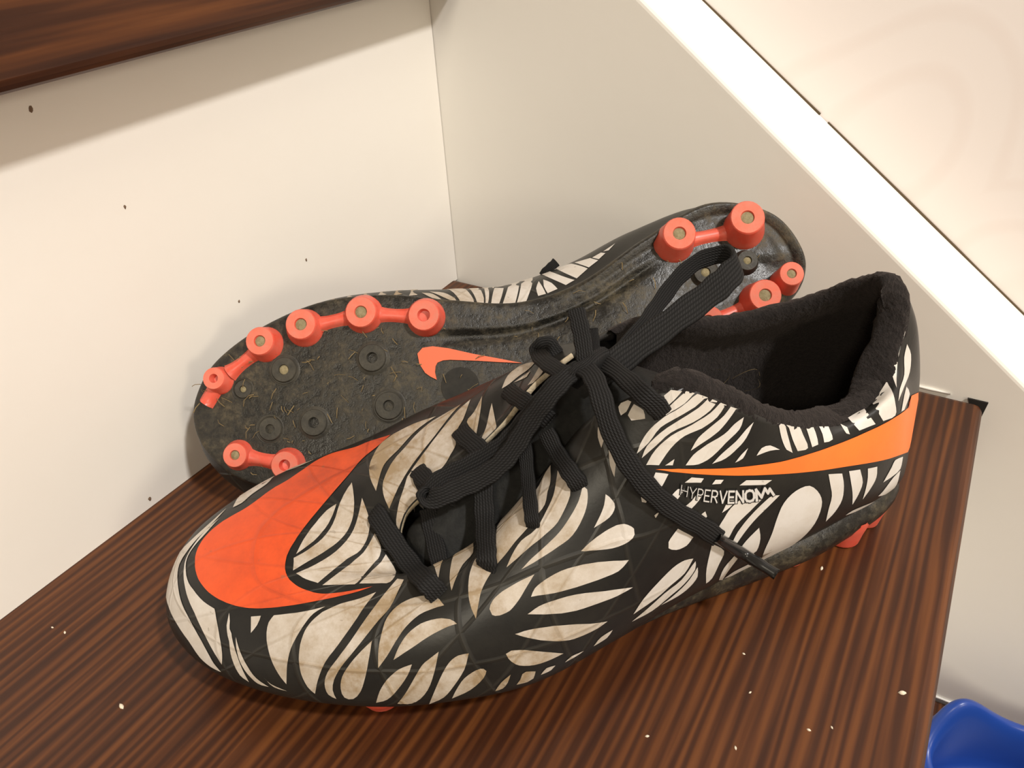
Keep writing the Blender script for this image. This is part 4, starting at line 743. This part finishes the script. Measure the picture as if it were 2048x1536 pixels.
    for q in range(150):
        if q % 3: x, w = RNG.uniform(.165, .262), RNG.uniform(-.028, .026)
        else: x, w = RNG.uniform(.015, .16), RNG.uniform(-.02, .02)
        if bvh.ray_cast(Vector((x, w, -0.06)), Vector((0, 0, 1)))[0] is None: continue
        h0 = under(x, w)
        a = RNG.uniform(0, 6.28); ln = RNG.uniform(.0012, .0055); wd = RNG.uniform(.00007, .0002)
        b = len(V); bend = RNG.uniform(-.5, .5)
        for s in (0, .5, 1):
            px = x + math.cos(a + bend * s) * ln * s; pw = w + math.sin(a + bend * s) * ln * s
            z = h0 - .0004 - (.0012 * s * (1 - s) * 4 + .0005 * s)
            V += [(px - math.sin(a) * wd, pw + math.cos(a) * wd, z), (px + math.sin(a) * wd, pw - math.cos(a) * wd, z - .0001)]
        F += [(b, b + 1, b + 3, b + 2), (b + 2, b + 3, b + 5, b + 4)]
    g = part('dried_grass', V, F, M_STRAW, sole); g['kind'] = 'stuff'
    # ---- laces
    for key, (wd, ps, ns_) in LACES.items():
        if not bows and key not in ('cross_0', 'cross_1', 'cross_2', 'cross_3', 'cross_5', 'cross_6', 'cross_7'): continue
        P = np.array([int(v) for v in ps.split()], float).reshape(-1, 3) / 1e5; N = np.array([int(v) for v in ns_.split()], float).reshape(-1, 3) / 1000
        if key == 'aglet':
            V, F, uv = ribbon(P, N, .0036, .0034)
            # a tube with a rounded end
            o = part('aglet', V, F, M_AGLET, lace_end, uv); o['label'] = 'hard black plastic lace tip'
            continue
        th_ = 0.0070 if key == 'knot' else 0.0016
        V, F, uv = ribbon(P, N, 0.0090 if key == 'bow_right' else min(wd, .0080), th_, 8, (.85, 1, 1, 1, .8, .62, .6, .55, .6) if key == 'bow_right' else None)
        nm = {'c': 'lace', 'e': 'lace_end', 'b': 'lace_bow', 'k': 'lace_knot'}[key[0]]
        o = part(nm, V, F, M_LACE, root, uv)
        if key == 'end': lace_end = o
    if not bows:
        V, F, uv = ribbon(np.array(REAR_TAB), np.array([(0, .3, -1.0)] * len(REAR_TAB)), .0044, .0016, 6)
        part('lace_end', V, F, M_LACE, root, uv, raw=True)
    if bows:
        # fluff, a soil crumb and a turf fibre inside the collar
        V, F = [], []
        for (x, w, h, ln, a) in ((.060, -.025, .062, .012, .4), (.066, -.027, .066, .010, 1.4), (.050, -.027, .060, .008, 2.2), (.100, -.018, .083, .011, .2)):
            b = len(V); n = 8
            for i in range(n + 1):
                s = i / n; q = a + 2.6 * s
                p = np.array([x + ln * (math.cos(q) - math.cos(a)) * .5, w + .0015 * math.sin(5 * s) + .004, h + ln * (math.sin(q) - math.sin(a)) * .5])
                V += [p, p + np.array([.00013, .00005, .00016])]
            F += [(b + 2 * i, b + 2 * i + 1, b + 2 * i + 3, b + 2 * i + 2) for i in range(n)]
        o = part('fluff', V, F, M_STRAW); o['kind'] = 'stuff'
        V, F, uv = ribbon(np.array([(.0455, .010, .058), (.0450, .0105, .0625), (.0440, .0115, .0655), (.0425, .0110, .0660)]), np.array([(0, 1, 0)] * 4), .0008, .0004)
        part('turf_fibre', V, F, M_GREEN)
    return root

HEEL_WRAP = np.array([(.9, .505), (.45, .50), (0, .50), (-.5, .49), (-.9, .475), (-1.0, .41), (-.9, .345), (-.5, .325), (0, .31), (.45, .31), (.85, .318), (1.2, .335)])
EXTRA = []
for _i in range(9):          # stripes of the inner side, out of sight in the photograph
    _t = 22.1 + .26 * _i
    EXTRA.append(np.array([(_t, .56), (_t + .10, .60), (_t + .02, .75), (_t - .08, .92), (_t - .16, .93), (_t - .10, .74)]))
for _i in range(12):
    _t = 15.6 + .25 * _i
    EXTRA.append(np.array([(_t, .06), (_t + .13, .08), (_t + .12, .22), (_t + .02, .36), (_t - .06, .24)]))

rear = bpy.data.objects.new('football_boot', None); COL.objects.link(rear)
tag(rear, 'black and white football boot tipped on its side, muddy sole with red studs facing out', 'boot', 'pair of football boots')
build_boot(rear, True, shape_rear, REAR_POSE, False)
front = bpy.data.objects.new('football_boot', None); COL.objects.link(front)
tag(front, 'black and white football boot standing upright with orange toe and tied black laces', 'boot', 'pair of football boots')
build_boot(front, False, shape_front, FRONT_POSE, True)


# ------------------------------------------------------------------ blue slip-on shoe on the step below
clog = bpy.data.objects.new('slip_on_shoe', None); COL.objects.link(clog)
tag(clog, 'glossy blue moulded plastic slip-on shoe on the lower step at bottom right', 'shoe')
_yaw = math.radians(12)
clog.location = (0.3175, -0.0790, -RISE); clog.rotation_euler = (0, 0, _yaw)
nt = 96
TH = np.linspace(0, 2 * math.pi, nt, endpoint=False)
Lc = 0.175
def ring(len_, wid, cx, z, sq=2.0):
    c, s = -np.cos(TH), np.sin(TH)
    x = cx + len_ / 2 * np.sign(c) * np.abs(c) ** (2 / sq); y = wid / 2 * np.sign(s) * np.abs(s) ** (2 / sq)
    return np.stack([x, y, np.broadcast_to(z, TH.shape)], 1)
open_c, open_l, open_w = 0.062, 0.108, 0.060
c_ = -np.cos(TH)
lobe = 0.5 + 0.5 * np.cos(TH - 0.75)
rim_z = 0.044 + 0.024 * lobe ** 16 + 0.010 * (0.5 + 0.5 * c_) ** 4
R = [ring(Lc - .010, .068, Lc / 2, 0.006, 2.4), ring(Lc, .078, Lc / 2, 0.014, 2.4), ring(Lc - .002, .080, Lc / 2 - .001, 0.026, 2.3)]
mid = ring(0.142, .074, 0.073, 0.0, 2.1); mid[:, 2] = 0.026 + (rim_z - 0.026) * 0.62; R.append(mid)
for off, dz in ((0.006, -.004), (0.004, .001), (0.0, .003), (-0.006, .0025), (-.010, -.003), (-.011, -.012)):
    q = ring(open_l + off, open_w + off * .9, open_c, 0.0, 2.1); q[:, 2] = rim_z + dz; R.append(q)
R.append(ring(open_l - .010, open_w - .010, open_c, 0.016, 2.2)); R.append(ring(open_l - .03, open_w - .03, open_c, 0.012, 2.2))
A = np.stack(R, 1)
A = np.swapaxes(cr_axis0(np.swapaxes(A, 0, 1).copy(), np.linspace(0, len(R) - 1, (len(R) - 1) * 4 + 1), False), 0, 1)
F = grid_faces(nt, A.shape[1], wrap_r=True)
F.append(tuple(i * A.shape[1] + A.shape[1] - 1 for i in range(nt)))
mesh_obj('upper', A.reshape(-1, 3), F, M_BLUE, clog)
# ridged orange sole
zs = [0.0, 0.0008, 0.0022, 0.0028, 0.0036, 0.0052, 0.0058, 0.0066, 0.0082, 0.0090]
of = [-.006, 0, 0, -.0022, -.0022, 0, 0, -.0022, -.0022, -.004]
A = np.stack([ring(Lc + .003 + o_, .080 + o_, Lc / 2, z_, 2.4) for o_, z_ in zip(of, zs)], 1)
F = grid_faces(nt, len(zs), wrap_r=True, flip=False) + [tuple(i * len(zs) for i in range(nt))[::-1], tuple(i * len(zs) + len(zs) - 1 for i in range(nt))]
mesh_obj('sole', A.reshape(-1, 3), F, M_BLUE_SOLE, clog, smooth=False)['label'] = 'orange ridged sole edge'

# ------------------------------------------------------------------ crumbs on the tread
V, F = [], []
for x, y, r in ((0.0724, -0.3072, .0009), (0.293, -0.1804, .0009), (0.2592, -0.1399, .0007), (0.2704, -0.2072, .0005), (0.2763, -0.203, .0004), (0.2527, -0.2236, .0005), (0.0212, -0.2991, .0004), (0.0275, -0.2982, .0005), (0.2511, -0.2032, .0004), (0.245, -0.19, .0004), (0.228, -0.233, .0005)):
    b = len(V); n = 6; a0 = random.random() * 6
    for lvl, k_ in ((0, 1.0), (.7, .8)):
        for j in range(n):
            a = a0 + 2 * math.pi * j / n; rr = r * k_ * (1.5 if j % 3 == 0 else 0.8)
            V.append((x + rr * math.cos(a), y + rr * math.sin(a), lvl * r))
    V.append((x, y, r * 1.1))
    F += [(b + j, b + (j + 1) % n, b + n + (j + 1) % n, b + n + j) for j in range(n)] + [(b + n + j, b + n + (j + 1) % n, b + 2 * n) for j in range(n)]
o = mesh_obj('crumbs', V, F, M_SPECK)
tag(o, 'tiny white crumbs scattered on the dark wooden stair tread', 'crumbs', kind='stuff')
